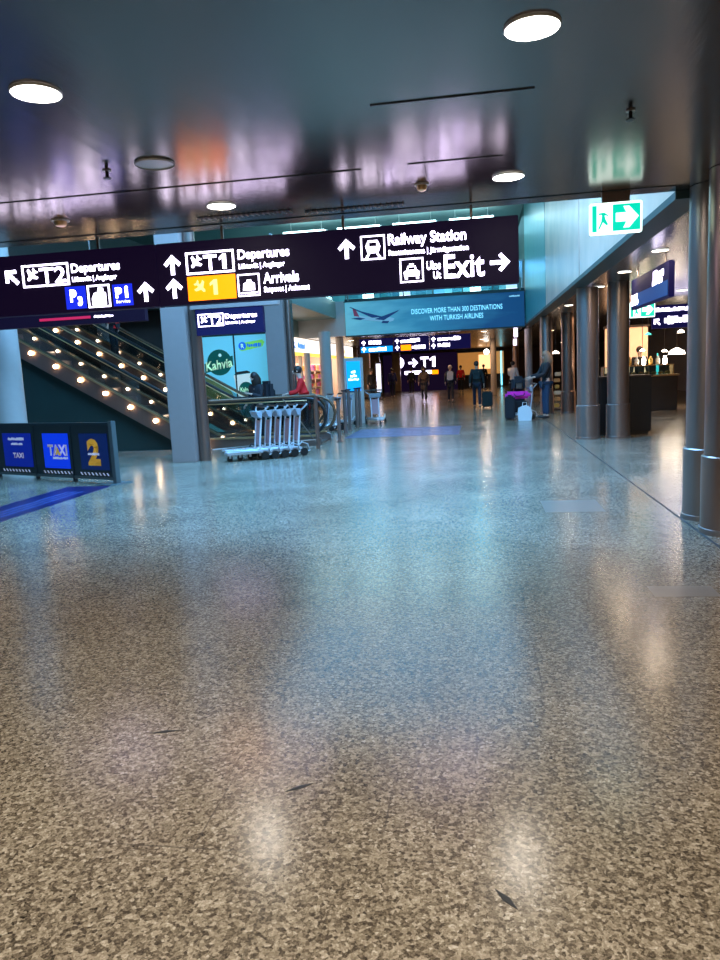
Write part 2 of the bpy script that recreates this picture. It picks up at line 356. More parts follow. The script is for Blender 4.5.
for x, y in ((.3, 1.0), (-2.2, 1.0), (.3, -1.6), (-2.2, -1.6), (-4.6, 2.4), (3.4, .8), (3.6, 3.4)):
    downlight(x, y, 3, 'round white downlight behind the camera', power=46 if x < 3 else 26, col=(1, .93, .82) if x < 3 else (1, .74, .5), group='downlights behind and beside the camera')
for i, (x, y) in enumerate(((2.58, 11.0), (2.55, 13.3), (2.5, 15.6), (2.45, 20), (4.6, 17.6), (5, 12), (6.4, 15))):
    downlight(x, y, 3, 'downlight in the right aisle ceiling, %s' % ('nearest the near columns', 'right of the green exit sign', 'above the middle column pair', 'beyond the middle column pair', 'above the far green exit sign', 'behind the near columns', 'above the black counter')[i], r=.11, power=11 if x < 4.9 else 5, col=(1, .76, .52), group='downlights in the right aisle')
for i, (x, y) in enumerate(((.4, 31.5), (-2.5, 33), (-5.5, 33), (.4, 40), (-2.5, 42), (-5.5, 43), (.4, 50), (-3, 52), (3.4, 34), (4, 42))):
    downlight(x, y, 3, 'warm downlight in the far corridor ceiling', r=.12, power=26, col=(1, .62, .35), group='warm downlights in the far corridor')
# ceiling fittings
def vent(x0, x1, y, label):
    t = thing('linear_vent', label, 'air vent', ((x0+x1)/2, y, 3))
    h = (x1-x0)/2; B().box(-h, h, -.035, .035, -.006, 0).obj('slot', M['groove'], t)
    b = B(); n = int((x1-x0)/.05)
    for i in range(n+1): x = -h+2*h*i/n; b.box(x-.006, x+.006, -.04, .04, -.016, -.006)
    b.obj('vane', M['steel'], t)
vent(-2.5, -1.62, 6.74, 'dark slotted vent strip in the ceiling behind the left downlight')
vent(-1.5, -.6, 6.84, 'dark slotted vent strip in the ceiling above the up arrow')
def detector(x, y, label, m1, m2, name='smoke_detector', r=.06):
    t = thing(name, label, 'ceiling fitting', (x, y, 3))
    B().lathe([(r, -.012), (r, 0)], seg=20).obj('base', m1, t, True)
    B().lathe([(.012, -.06), (r*.55, -.05), (r*.7, -.03), (r*.7, -.012)], seg=20).obj('sensor_head', m2, t, True)
detector(-.39, 6.22, 'small brownish smoke detector on the ceiling, centre', M['beige'], M['brass'])
detector(-3.66, 6.35, 'round brownish detector on the ceiling at the far left', M['beige'], M['brass'], r=.08)
for x, y, l in ((-2.52, 5.05, 'dark sprinkler head hanging at the left of the ceiling'), (.97, 4.9, 'dark sprinkler head on the ceiling at the right')):
    t = thing('sprinkler', l, 'sprinkler', (x, y, 3), 0, None)
    B().lathe([(.03, -.008), (.03, 0)], seg=14).obj('flange', M['steel'], t, True)
    B().lathe([(.012, -.05), (.012, -.008)], seg=10).lathe([(.028, -.058), (.028, -.052)], seg=12).obj('nozzle', M['dark'], t, True)
# light tubes at gallery level
for i, (x, y) in enumerate(((-6.3, 28.6), (-4.2, 28.6), (-2.1, 28.6), (0, 28.6))):
    t = thing('gallery_light', 'long cool white light tube over the gallery, %s' % ('leftmost', 'left of the middle', 'right of the middle', 'rightmost')[i], 'light fixture', (x, y, 6.92), 0)
    B().box(-.85, .85, -.12, .12, .05, .1).obj('housing', M['alu'], t); B().box(-.8, .8, -.5, .5, 0, .05).obj('tube', M['strip'], t)
    for hx in (-.6, .6): B().tube([(hx, 0, .1), (hx, 0, .53)], .01, 6).obj('hanger', M['alu'], t)

t = thing('pendant_lamp', 'white lamp hanging high in the atrium', 'lamp', (-3.55, 22.9, 7.1))
B().ball((0, 0, 0), .2, (1, 1, .6)).obj('bulb', M['lamp'], t, True); B().tube([(0, 0, .1), (0, 0, .34)], .02, 8).obj('stem', M['steel'], t)
# ------------------------------------------------------------------ columns
def column(x, y, r, h, label, m, sleeve=True, group='steel columns along the right aisle', name='steel_column', sh=.67):
    t = thing(name, label, 'column', (x, y, 0), 0, group)
    B().lathe([(r, .0), (r, h)], seg=32).obj('shaft', m, t, True)
    if sleeve:
        B().lathe([(r+.022, .02), (r+.022, sh-.01), (r+.012, sh), (r+.001, sh)], seg=32).obj('sleeve', m, t, True)
        B().lathe([(r+.035, 0), (r+.035, .045), (r+.022, .05)], seg=32).obj('base_ring', M['steel'], t, True)
    return t
H = 2.995
column(2.13, 7.16, .2, H, 'tall dark steel column, the hindmost of the near pair at the right edge', M['steel'])
column(2.13, 6.55, .215, H, 'wide bronze-grey steel column nearest the camera at the right edge', M['steelbr'])
column(2.19, 15, .205, 2.925, 'brushed steel column left of the middle pair, in front of the black counter', M['steel'])
column(2.76, 15, .205, H, 'brushed steel column right of the middle pair, in front of the black counter', M['steel'])
column(2.17, 23.2, .18, 2.925, 'steel column just behind the woman in jeans', M['steel'])
column(2.8, 23.2, .19, H, 'slender steel column between the woman and the middle pair', M['steelbr'])
column(2.2, 31.3, .15, H, 'pale thin steel column left of the woman with the luggage cart', M['bluecol'])
column(2.8, 31.3, .15, H, 'far steel column hidden partly behind the woman with the luggage cart', M['steelbr'])
column(1.0, 41, .16, H, 'tan column at the right of the far corridor', M['beige'], False)
column(2.2, 41, .16, H, 'dim column in the far right aisle', M['steelbr'], False)
column(-8.97, 13, .3, 7.44, 'thick pale blue round column behind the taxi barrier', M['bluecol'], False, None, 'round_column')
column(-5.55, 30.4, .17, H, 'grey-brown column beside the sweet shop', M['beige'], False, 'columns beside the shop', 'round_column')
column(-6.2, 27.0, .12, 2.36, 'slim white column in front of the shop, left one', M['bluecol'], False, 'columns beside the shop', 'round_column')
column(-5.12, 25.2, .2, 2.99, 'wide white column in front of the shop', M['bluecol'], False, 'columns beside the shop', 'round_column')
t = thing('square_pillar', 'tall square blue-grey pillar with steel corner guard left of the luggage carts', 'pillar', (-5.45, 13.2, 0))
B().box(-.25, .22, -.22, .2, 0, 7.4, .01).obj('shaft', M['greyp'], t)
B().tube([(.33, 0, 0), (.33, 0, 7.4)], .105, 20).obj('corner_guard', M['steelbr'], t, True)
t = thing('square_pillar', 'square blue-grey pillar beside the poster wall', 'pillar', (-5.17, 19.15, 0))
B().box(-.26, .25, -.22, .2, 0, 3.6, .01).obj('shaft', M['greyp'], t)
B().tube([(.33, 0, 0), (.33, 0, 3.6)], .075, 16).obj('corner_guard', M['steelbr'], t, True)

# ------------------------------------------------------------------ the wayfinding sign
Y = 7.0
t = thing('direction_sign', 'wide black hanging sign with white terminal, railway and exit directions', 'sign', (-2.9, Y+.05, 2.285))
ox, oz = -2.9, 2.3
def L_(x): return x-ox
def Z_(z): return z-oz
for i, (a, c) in enumerate(((-6.2, -3.07), (-3.06, .42))):
    B().box(L_(a), L_(c), -.05, .1, -.03, .565, .006).obj('sign_box', M['signbody'], t)
for x in (-5.2, -3.7, -2.4, -1.2, 0):
    B().box(L_(x)-.012, L_(x)+.012, .02, .044, .565, .70).obj('hanger', M['steel'], t)
yy = -.051
def arrow(cx, cz, s, ang): B().prism(arrow_pts(L_(cx), Z_(cz), s, ang), yy-.006, yy).obj('arrow', M['white'], t)
arrow(-4.63, 2.655, .19, PI/4); arrow(-3.2, 2.42, .19, 0); arrow(-2.9, 2.655, .19, 0); arrow(-2.9, 2.43, .19, 0); arrow(-1.165, 2.68, .18, 0); arrow(.25, 2.46, .18, -PI/2)
def one(x0, x1, z0, z1, yp, m, par):
    w_ = x1-x0; h = z1-z0
    return B().prism([(x0+w_*.45, z0), (x1, z0), (x1, z1), (x0+w_*.55, z1), (x0, z1-h*.22), (x0, z1-h*.4), (x0+w_*.45, z1-h*.27)], yp-.006, yp).obj('lettering', m, par)
def terminal_box(x0, x1, z0, z1, s, ty, yp, par, fr=None):
    ring(B(), x0, x1, z0, z1, yp, .018).obj('frame', fr or M['white'], par)
    h = z1-z0; B().prism(plane_pts(x0+h*.48, (z0+z1)/2+.01, h*.62, -2.3), yp-.006, yp).obj('aircraft_symbol', M['white'], par)
    if s == 'T1':
        text('T', x0+h*.86, x0+h*1.5, z0+.035, z1-.035, yp-.003, M['white'], par, bold=.02); one(x0+h*1.62, x0+h*1.95, z0+.035, z1-.035, yp, M['white'], par)
    else: text(s, x0+h*.86, x1-.035, z0+.035, z1-.035, yp-.003, M['white'], par, bold=.012)
terminal_box(L_(-4.51), L_(-4.0), Z_(2.54), Z_(2.76), 'T2', 0, yy, t)
terminal_box(L_(-2.76), L_(-2.27), Z_(2.55), Z_(2.76), 'T1', 0, yy, t)
def T(s, x0, x1, z0, z1, bold=.016, m='white'): text(s, L_(x0), L_(x1), Z_(z0), Z_(z1), yy-.003, M[m], t, bold=bold)
T('Departures', -3.97, -3.45, 2.63, 2.74); T('Lähtevät | Avgångar', -3.97, -3.49, 2.555, 2.615)
T('Departures', -2.23, -1.72, 2.635, 2.75); T('Lähtevät | Avgångar', -2.23, -1.77, 2.56, 2.62)
T('Arrivals', -1.99, -1.64, 2.42, 2.52); T('Saapuvat | Ankomst', -1.99, -1.54, 2.325, 2.39)
T('Railway Station', -.77, -.05, 2.655, 2.785); T('Rautatieasema | Järnvägsstation', -.77, -.03, 2.58, 2.64)
T('Ulos', -.42, -.29, 2.44, 2.515); T('Ut', -.36, -.29, 2.355, 2.42); T('Exit', -.26, .11, 2.35, 2.56, .015)
def tilebox(x0, x1, z0, z1, m): B().box(L_(x0), L_(x1), yy-.004, yy, Z_(z0), Z_(z1)).obj('pictogram_tile', M[m], t)
tilebox(-4.06, -3.84, 2.30, 2.52, 'blueb'); tilebox(-3.55, -3.34, 2.30, 2.51, 'blueb'); tilebox(-2.76, -2.27, 2.30, 2.53, 'yellow')
yy -= .006
text('P', L_(-4.01), L_(-3.94), Z_(2.37), Z_(2.49), yy, M['white'], t, bold=.04); text('3', L_(-3.93), L_(-3.88), Z_(2.33), Z_(2.42), yy, M['white'], t, bold=.04)
text('P', L_(-3.52), L_(-3.45), Z_(2.38), Z_(2.48), yy, M['white'], t, bold=.04); text('i', L_(-3.42), L_(-3.385), Z_(2.38), Z_(2.49), yy, M['white'], t, bold=.04)
text('Service', L_(-3.52), L_(-3.37), Z_(2.33), Z_(2.36), yy, M['whites'], t)
one(L_(-2.53), L_(-2.455), Z_(2.345), Z_(2.49), yy, M['paley'], t)
B().prism(plane_pts(L_(-2.63), Z_(2.43), .13, -.8), yy-.004, yy).obj('aircraft_symbol', M['paley'], t)
yy += .006
ring(B(), L_(-3.82), L_(-3.58), Z_(2.30), Z_(2.52), yy, .015).obj('frame', M['white'], t)
b = B(); x, z = L_(-3.70), Z_(2.40); b.prism([(x-.075, z-.075), (x+.075, z-.075), (x+.075, z+.04), (x+.05, z+.05), (x+.05, z+.085), (x+.0, z+.095), (x-.01, z+.05), (x-.05, z+.04), (x-.075, z-.01)], yy-.006, yy).obj('parcel_symbol', M['white'], t)
ring(B(), L_(-2.25), L_(-2.03), Z_(2.31), Z_(2.52), yy, .012).obj('frame', M['white'], t)
x, z = L_(-2.14), Z_(2.40)
B().prism([(x-.06, z-.035), (x+.06, z-.035), (x+.06, z+.03), (x+.03, z+.045), (x+.025, z+.065), (x-.015, z+.065), (x-.02, z+.045), (x-.05, z+.03)], yy-.006, yy).box(x-.085, x+.085, yy-.006, yy, z-.065, z-.052).obj('baggage_symbol', M['white'], t)
ring(B(), L_(-1.03), L_(-.80), Z_(2.565), Z_(2.785), yy, .013).obj('frame', M['white'], t)
x, z = L_(-.915), Z_(2.675)
B().prism([(x-.045, z+.065), (x+.045, z+.065), (x+.07, z+.01), (x+.05, z-.05), (x-.05, z-.05), (x-.07, z+.01)], yy-.006, yy).prism([(x-.05, z-.055), (x-.03, z-.055), (x-.05, z-.09), (x-.075, z-.09)], yy-.006, yy).prism([(x+.05, z-.055), (x+.03, z-.055), (x+.05, z-.09), (x+.075, z-.09)], yy-.006, yy).obj('train_symbol', M['white'], t)
B().box(x-.035, x+.035, yy-.008, yy-.006, z+.01, z+.045).obj('train_window', M['signbody'], t)
ring(B(), L_(-.67), L_(-.45), Z_(2.335), Z_(2.555), yy, .013).obj('frame', M['white'], t)
x, z = L_(-.56), Z_(2.43)
B().prism([(x-.07, z-.04), (x+.07, z-.04), (x+.075, z), (x+.05, z+.015), (x+.035, z+.055), (x-.035, z+.055), (x-.05, z+.015), (x-.075, z)], yy-.006, yy).box(x-.065, x-.04, yy-.006, yy, z-.065, z-.04).box(x+.04, x+.065, yy-.006, yy, z-.065, z-.04).box(x-.02, x+.02, yy-.006, yy, z+.06, z+.075).obj('taxi_symbol', M['white'], t)
B().box(x-.03, x+.03, yy-.008, yy-.006, z+.018, z+.042).obj('taxi_window', M['signbody'], t)

# second black sign further back at the left
t = thing('hanging_sign', 'dark hanging sign with a red stripe behind the left end of the wide sign', 'sign', (-7.6, 12.3, 2.62))
B().box(-3, 1.95, -.06, .06, -.02, .5).obj('sign_box', M['signbody'], t)
B().box(-.05, .93, -.068, -.06, .075, .12).obj('red_stripe', M['red'], t)
marks(B(), 1.0, 1.36, .08, .12, -.062, 3).obj('lettering', M['white'], t)
for x in (-2, 1): B().tube([(x, 0, .5), (x, 0, 4.78)], .015, 8).obj('hanger', M['steel'], t)
# T2 sign under the lintel
t = thing('direction_sign', 'navy sign reading T2 Departures hanging under the grey lintel', 'sign', (-4.35, 12.98, 2.33))
B().box(-.66, .61, -.02, .1, 0, .465).obj('sign_box', M['signblue'], t)
terminal_box(-.62, -.13, .15, .38, 'T2', 0, -.021, t)
text('Departures', -.1, .5, .25, .36, -.024, M['white'], t, bold=.025); text('Lähtevät | Avgångar', -.1, .46, .165, .225, -.024, M['white'], t, bold=.02)

# ------------------------------------------------------------------ exit signs
def exit_sign(x, y, z, w_, h, label, drop, par_s=1):
    t = thing('exit_sign', label, 'sign', (x, y, z))
    B().box(-w_/2, w_/2, -.03, .03, 0, h, .008).obj('housing', M['exw'], t)
    B().box(-w_/2+.018, w_/2-.018, -.034, -.03, .02, h-.022).obj('green_panel', M['green'], t)
    B().box(-w_*.37, -w_*.07, -.038, -.034, .02, h-.022).obj('door_symbol', M['exw'], t)
    q = h/.27
    B().prism([(-w_*.22+a*q, .06+c*q) for a, c in ((-.06, -.02), (-.045, -.02), (-.015, .04), (.015, .01), (.03, .02), (.005, .07), (.0, .1), (.03, .09), (.03, .1), (-.005, .125), (-.05, .12), (-.055, .105), (-.025, .105), (-.03, .05))], -.042, -.038).obj('running_figure', M['green'], t)
    B().prism([(w_*.21+h*a, h*(.5+c)) for a, c in ((-.36, .14), (-.02, .14), (-.12, .34), (.06, .34), (.36, 0), (.06, -.34), (-.12, -.34), (-.02, -.14), (-.36, -.14))], -.04, -.034).obj('arrow', M['exw'], t)
    B().box(-.12, .12, -.02, .02, h, h+drop).obj('hanger_box', M['steelbr'], t)
exit_sign(1.28, 7.1, 2.635, .45, .27, 'green and white emergency exit sign with right arrow below the ceiling edge', .095)
exit_sign(3.97, 18.6, 2.50, .57, .36, 'green and white exit sign further back in the right aisle', .14)

# ------------------------------------------------------------------ right aisle signs
t = thing('projecting_sign', 'dark and blue lit sign hanging edge-on in the right aisle', 'sign', (2.75, 12.3, 2.36), -PI/2)
B().box(-1.25, 1.25, -.04, .04, .0, .5, .005).obj('sign_box', M['signblue'], t)
B().box(-.8, 1.2, -.046, -.04, .03, .24).obj('blue_panel', M['aisleblue'], t)
marks(marks(B(), .35, 1.0, .33, .45, -.041, 4, dens=1), .3, .9, .24, .34, -.041, 14, dens=1).obj('lettering', M['white'], t)
marks(marks(B(), -1.2, -.65, .06, .16, -.046, 5, dens=1), -1.2, -.75, .17, .24, -.046, 6, dens=1).obj('lettering', M['white'], t)
for x in (-.9, .9): B().tube([(x, 0, .5), (x, 0, .64)], .012, 8).obj('hanger', M['steel'], t)
t = thing('hanging_sign', 'navy lit sign with two white lines behind the far exit sign', 'sign', (5.0, 20, 2.27))
B().box(-.5, .75, -.04, .04, 0, .58).obj('sign_box', M['signblue'], t)
marks(B(), -.42, .7, .42, .52, -.041, 7).obj('lettering', M['white'], t); marks(B(), -.2, .6, .1, .3, -.041, 8).obj('lettering', M['white'], t)
B().prism(arrow_pts(-.38, .17, .2, PI/4), -.047, -.041).obj('arrow', M['white'], t)
for x in (-.4, .6): B().tube([(x, 0, .58), (x, 0, .73)], .012, 8).obj('hanger', M['steel'], t)
t = thing('lit_sign', 'two small bright white panels hanging near the far thin column', 'sign', (1.66, 31, 2.35))
B().box(-.05, .09, -.05, .05, .33, .68).obj('upper_panel', M['white'], t); B().box(-.08, .05, -.05, .05, 0, .24).obj('lower_panel', M['white'], t)
B().tube([(0, 0, 0), (0, 0, .65)], .02, 8).obj('hanger', M['steel'], t)
t = thing('lit_sign', 'narrow upright sign with white marks between the middle columns', 'sign', (2.5, 16.8, 2.2))
B().box(-.05, .05, -.12, .12, 0, .62, .01).obj('sign_box', M['signblue'], t)
for i in range(4): marks(B(), -.045, .04, .05+.14*i, .14+.14*i, -.121, 20+i).obj('lettering', M['whites'], t)
B().tube([(0, 0, .62), (0, 0, .8)], .012, 8).obj('hanger', M['steel'], t)

# ------------------------------------------------------------------ banner on the bridge
mb = bpy.data.materials.new('printed_sky_banner'); mb.use_nodes = True; nt, N, Lk, bs = nodes(mb)
tc = N.new('ShaderNodeTexCoord'); sp = N.new('ShaderNodeSeparateXYZ'); Lk.new(tc.outputs['Object'], sp.inputs[0])
nz = N.new('ShaderNodeTexNoise'); nz.inputs['Scale'].default_value = 1.2; nz.inputs['Detail'].default_value = 6
mp = N.new('ShaderNodeMapping'); mp.inputs['Scale'].default_value = (.6, 1, 2.5); Lk.new(tc.outputs['Object'], mp.inputs[0]); Lk.new(mp.outputs[0], nz.inputs[0])
ma = N.new('ShaderNodeMath'); ma.operation = 'MULTIPLY_ADD'; ma.inputs[1].default_value = .5; Lk.new(nz.outputs[0], ma.inputs[0])
mr = N.new('ShaderNodeMapRange'); mr.inputs[1].default_value = -3.3; mr.inputs[2].default_value = 3.3; mr.inputs[3].default_value = -.1; mr.inputs[4].default_value = .75; Lk.new(sp.outputs[0], mr.inputs[0]); Lk.new(mr.outputs[0], ma.inputs[2])
rp = N.new('ShaderNodeValToRGB'); rp.color_ramp.elements[0].color = (.13, .42, .48, 1); rp.color_ramp.elements[1].color = (.004, .055, .15, 1); rp.color_ramp.elements[0].position = .15; rp.color_ramp.elements[1].position = .9
e = rp.color_ramp.elements.new(.5); e.color = (.03, .20, .30, 1)
Lk.new(ma.outputs[0], rp.inputs[0]); Lk.new(rp.outputs[0], bs.inputs['Base Color']); Lk.new(rp.outputs[0], bs.inputs['Emission Color']); bs.inputs['Emission Strength'].default_value = .55  # print emits its own colours, in place of light falling on it
t = thing('advertising_banner', 'long blue sky banner with a flying airliner hung across the bridge', 'banner', (-1.5, 27.95, 2.95))
B().box(-3.33, 3.34, -.05, .05, 0, 1.24).obj('printed_panel', mb, t)
B().box(-3.36, 3.37, -.07, .07, -.05, 0).box(-3.36, 3.37, -.07, .07, 1.24, 1.28).obj('frame', M['darkteal'], t)
text('DISCOVER MORE THAN 300 DESTINATIONS', -.8, 2.55, .66, .84, -.054, M['bantext'], t, bold=0); text('WITH TURKISH AIRLINES', -.12, 1.85, .38, .56, -.054, M['bantext'], t, bold=0)
marks(B(), 2.8, 3.18, 1.06, 1.12, -.05, 9).obj('small_lettering', M['bantext'], t)
ac = B().prism([(-2.95, .70), (-2.8, .58), (-1.7, .42), (-1.5, .46), (-1.45, .54), (-1.6, .60), (-2.6, .68), (-2.85, .76)], -.056, -.05).obj('airliner_fuselage', M['planew'], t)
B().prism([(-2.2, .56), (-1.85, .5), (-1.3, .80), (-1.2, .93), (-1.28, .84)], -.058, -.05).prism([(-2.3, .62), (-1.85, .62), (-2.7, .88), (-3.1, 1.06), (-3.15, 1.05)], -.058, -.05).prism([(-3.1, .63), (-2.75, .56), (-2.55, .6), (-2.8, .66)], -.06, -.05).prism([(-1.95, .4), (-1.7, .38), (-1.65, .46), (-1.9, .48)], -.06, -.05).obj('airliner_wing', M['planeb'], t)
B().prism([(-2.98, .72), (-2.78, .68), (-2.92, .98), (-3.03, 1.0)], -.058, -.05).obj('airliner_tail_fin', M['planer'], t)
for x in (-3.2, 3.2): B().tube([(x, 0, 1.24), (x, 0, 1.75)], .03, 8).obj('hanger', M['teal'], t)
# balustrade on the gallery
t = thing('glass_balustrade', 'glass balustrade with steel handrail above the banner', 'balustrade', (-1.5, 28.25, 4.32))
for i in range(6): B().box(-3.3+i*1.11, -2.24+i*1.11, -.01, .01, .04, .98).obj('glass_panel', M['glass'], t)
for i in range(7): B().tube([(-3.33+i*1.11, 0, 0), (-3.33+i*1.11, 0, 1.0)], .022, 8).obj('post', M['teal'], t)
B().tube([(-3.35, 0, 1.02), (3.36, 0, 1.02)], .03, 8).obj('handrail', M['alu'], t)
t = thing('glass_balustrade', 'glass balustrade along the left balcony over the recess', 'balustrade', (-5.28, 23.7, 4.25), PI/2)
for i in range(6): B().box(-4.2+i*1.4, -2.86+i*1.4, -.01, .01, .04, .98).obj('glass_panel', M['glass'], t)
for i in range(7): B().tube([(-4.23+i*1.4, 0, 0), (-4.23+i*1.4, 0, 1.0)], .022, 8).obj('post', M['teal'], t)
B().tube([(-4.25, 0, 1.02), (4.2, 0, 1.02)], .03, 8).obj('handrail', M['alu'], t)
# gallery contents seen through the glass
for i in range(9):
    x = -4.4+i*.75
    t = thing('gallery_display', 'lit cyan display cabinet standing on the gallery behind the balustrade', 'cabinet', (x, 31.5+.3*(i % 3), 4.2), 0, 'lit cabinets on the gallery')
    h = 1.1+.5*((i*7) % 4)/3
    B().box(-.25, .25, -.2, .2, 0, .3).box(-.25, .25, -.2, .2, h-.08, h).obj('carcass', M['darkteal'], t)
    B().box(-.22, .22, -.18, .18, .3, h-.08).obj('lit_case', [M['strip'], M['sky'], M['whites']][i % 3] if i % 2 == 0 else M['bulkteal'], t)

# ------------------------------------------------------------------ escalators
def escalator(ox, oy, width, label, glassm, n=0, flats=2):
    t = thing('escalator', label, 'escalator', (ox, oy, 0), 0, 'escalators rising to the left')
    LO = .2
    S = lambda x: max(LO, .63+.577*(-3.6-x))       # deck line along the side
    Hr = lambda x: max(1.03, 1.24+.577*(-3.6-x))   # handrail line
    xk = -3.6+(.63-LO)/.577; xh = -3.6+.21/.577; xe = -9.0
    for s in (0, 1):
        y = s*width
        lo = [(n-.15, 0), (-3.2, 0), (-3.6+(.63-.38)/.577, 0), (xe, S(xe)-.38), (xe, S(xe)), (xk, LO), (n-.25, LO), (n-.15, LO-.05)]
        B().prism(lo, y-.06, y+.06).obj('stringer', M['steelbr'], t)
        B().prism([(n-.25, LO), (xk, LO), (xe, S(xe)), (xe, S(xe)+.04), (xk, LO+.04), (n-.25, LO+.04)], y-.09, y+.09).obj('deck_trim', M['brass'], t)
        B().prism([(n-.3, LO+.04), (xk, LO+.04), (xe, S(xe)+.04), (xe, Hr(xe)-.03), (xh-.1, 1.0), (n-.45, 1.0), (n-.22, .9), (n-.14, .72), (n-.18, .45)], y-.008, y+.008).obj('glass_panel', glassm, t)
        pts = [(xe, y, Hr(xe)), (xh-.3, y, Hr(xh-.3)), (xh, y, 1.045), (xh+.3, y, 1.03), (n-.42, y, 1.03)]
        for k in range(1, 9): a = PI/2-PI*k/8; pts.append((n-.42+.4*math.cos(a), y, .63+.4*math.sin(a)))
        pts.append((n-.9, y, .24))
        B().tube(pts, .036, 10).obj('handrail', M['rubber'] if s == 0 else M['handrail'], t, True)
        B().tube([(p[0], p[1], p[2]-.045) for p in pts[:5]], .016, 8).obj('handrail_guide', M['brass'], t, True)
        base = None
        for k in range(14):
            x = -3.89-.57*k
            if x < xe+.1: break
            if base is None:
                base = B().ball((0, 0, 0), .045, u=10, v=8).obj('deck_light', M['warml'] if s == 0 else M['warmw'], t, True); q = base
            else: q = base.copy(); COL.objects.link(q); q.parent = t
            q.location = (x, y-.1, S(x)-(.12 if s == 0 else .05))
            if s == 1: q.scale = (.75, .75, .75)
        for k in range(flats):
            q = base.copy(); COL.objects.link(q); q.parent = t; q.location = (-3.32+.57*k, y-.1, S(-3.32+.57*k)-.04)
    b = B(); x = xk-.35
    b.box(xk-.1, n-.2, .06, width-.06, .0, .04)
    while x > xe+.4:
        b.prism([(x-.4, S(x-.4)-.36), (x, S(x)-.36), (x, S(x)-.1), (x-.4, S(x)-.1)], .07, width-.07); x -= .4
    b.obj('step_band', M['steel'], t)
    return t
escalator(-3.2, 15.5, 1.1, 'nearest escalator with brass deck and warm lamps rising to the left', M['glassd'])
escalator(-2.75, 17.75, 1.05, 'escalator behind the nearest one, its lamps shining past the poster', M['glassd'], n=-1.15)
struct('wall_under_escalator', B().prism([(-6.75, 0), (-13.9, 0), (-13.9, 4.3), (-12.2, 3.3), (-6.75, .18)], 15.62, 15.8), M['darkteal'])

# ------------------------------------------------------------------ poster wall
t = thing('poster_wall', 'tall cyan backlit coffee poster behind the escalators', 'poster', (-6.6, 19.9, 0))
B().box(-.98, -.04, -.04, .1, .05, 2.72).obj('poster_panel', M['poster'], t); B().box(0.0, .95, -.04, .1, .05, 2.72).obj('poster_panel', M['poster'], t)
B().box(-1.03, -.98, -.06, .1, 0, 2.78).box(-.04, 0, -.06, .1, 0, 2.78).box(.95, 1.0, -.06, .1, 0, 2.78).box(-1.03, 1, -.06, .1, 2.72, 2.82).obj('frame', M['darkteal'], t)
def disc(cx, cz, r, y0, y1, n=28): return [(cx+r*math.cos(2*PI*k/n), cz+r*math.sin(2*PI*k/n)) for k in range(n)]
B().prism(disc(-.48, 2.0, .36, 0, 0), -.046, -.04).prism([(-.92, 1.72), (-.08, 1.9), (-.08, 2.17), (-.2, 2.15), (-.92, 1.98)], -.047, -.04).obj('green_emblem', M['pgreen'], t)
o = text('Kahvia', -.88, -.1, 1.80, 2.06, -.05, M['ppale'], t, bold=.02)
for v in o.data.vertices: v.co.z += (v.co.x+.88)*.12-.03
B().prism(disc(-.45, 2.2, .05, 0, 0, 6), -.05, -.046).obj('bean_mark', M['ppale'], t)
B().prism([(.12, 2.32), (.2, 2.28), (.8, 2.38), (.86, 2.5), (.8, 2.57), (.2, 2.5), (.12, 2.44)], -.046, -.04).obj('lime_lozenge', M['plime'], t)
B().prism(disc(.22, 2.42, .11, 0, 0), -.05, -.046).obj('blue_roundel', M['pblue'], t)
text('R', .18, .27, 2.36, 2.48, -.053, M['ppale'], t); marks(B(), .36, .78, 2.38, 2.48, -.046, 11).obj('lettering', M['pblue'], t)
B().prism([(-.1, 1.62), (.42, 1.66), (.38, 1.52), (.33, .9), (-.02, .88), (-.07, 1.5)], -.046, -.04).obj('coffee_cup', M['pcream'], t)
B().prism([(-.08, 1.63), (.4, 1.67), (.38, 1.71), (.3, 1.74), (.0, 1.71)], -.05, -.046).obj('cup_lid', M['pbrown'], t)
B().prism(disc(.25, 1.22, .21, 0, 0), -.051, -.046).obj('green_emblem', M['pgreen'], t); text('Kahvia', .08, .42, 1.16, 1.28, -.055, M['ppale'], t)
B().prism([(-.96, .3), (-.1, .3), (-.06, .9), (-.2, 1.2), (-.45, 1.35), (-.7, 1.5), (-.96, 1.62)], -.045, -.04).obj('leaf_picture', M['pleaf'], t)

# ------------------------------------------------------------------ railings and posts
t = thing('guard_rail', 'brown-topped steel guard rail behind the luggage carts', 'railing', (-5.0, 13.2, 0))
e1 = Vector((1.76, 1.47, 0))
B().tube([(0.02, .02, 1.12), tuple(e1+Vector((0, 0, 1.1)))], .03, 10).obj('top_rail', M['handrail'], t, True)
B().tube([(0.02, .02, .2), tuple(e1+Vector((0, 0, .2)))], .014, 8).obj('lower_rail', M['steel'], t, True)
B().tube([tuple(e1*.68+Vector((0, 0, 1.08))), tuple(e1+Vector((0, 0, .1)))], .012, 8).obj('brace', M['steel'], t, True)
B().tube([tuple(e1), tuple(e1+Vector((0, 0, 1.1)))], .042, 12).obj('post', M['steelbr'], t, True)
def post(x, y, label, h=1.08):
    t = thing('barrier_post', label, 'post', (x, y, 0), 0, 'steel posts beside the escalator landing')
    B().lathe([(.042, 0), (.042, h)], seg=14).obj('shaft', M['steel'], t, True); B().lathe([(.075, h), (.075, h+.03)], seg=14).obj('cap', M['dark'], t, True)
    B().lathe([(.08, 0), (.08, .012)], seg=14).obj('foot', M['steel'], t, True)
post(-3.05, 16.1, 'steel post right beside the escalator newel, second from the front', .95); post(-3.28, 18.2, 'steel post in front of the second group of carts')
post(-3.36, 19.3, 'steel post behind the one in front of the carts'); post(-3.3, 20.2, 'steel post near the floor print, left of a twin'); post(-3.32, 20.9, 'rearmost steel post near the lone luggage cart')

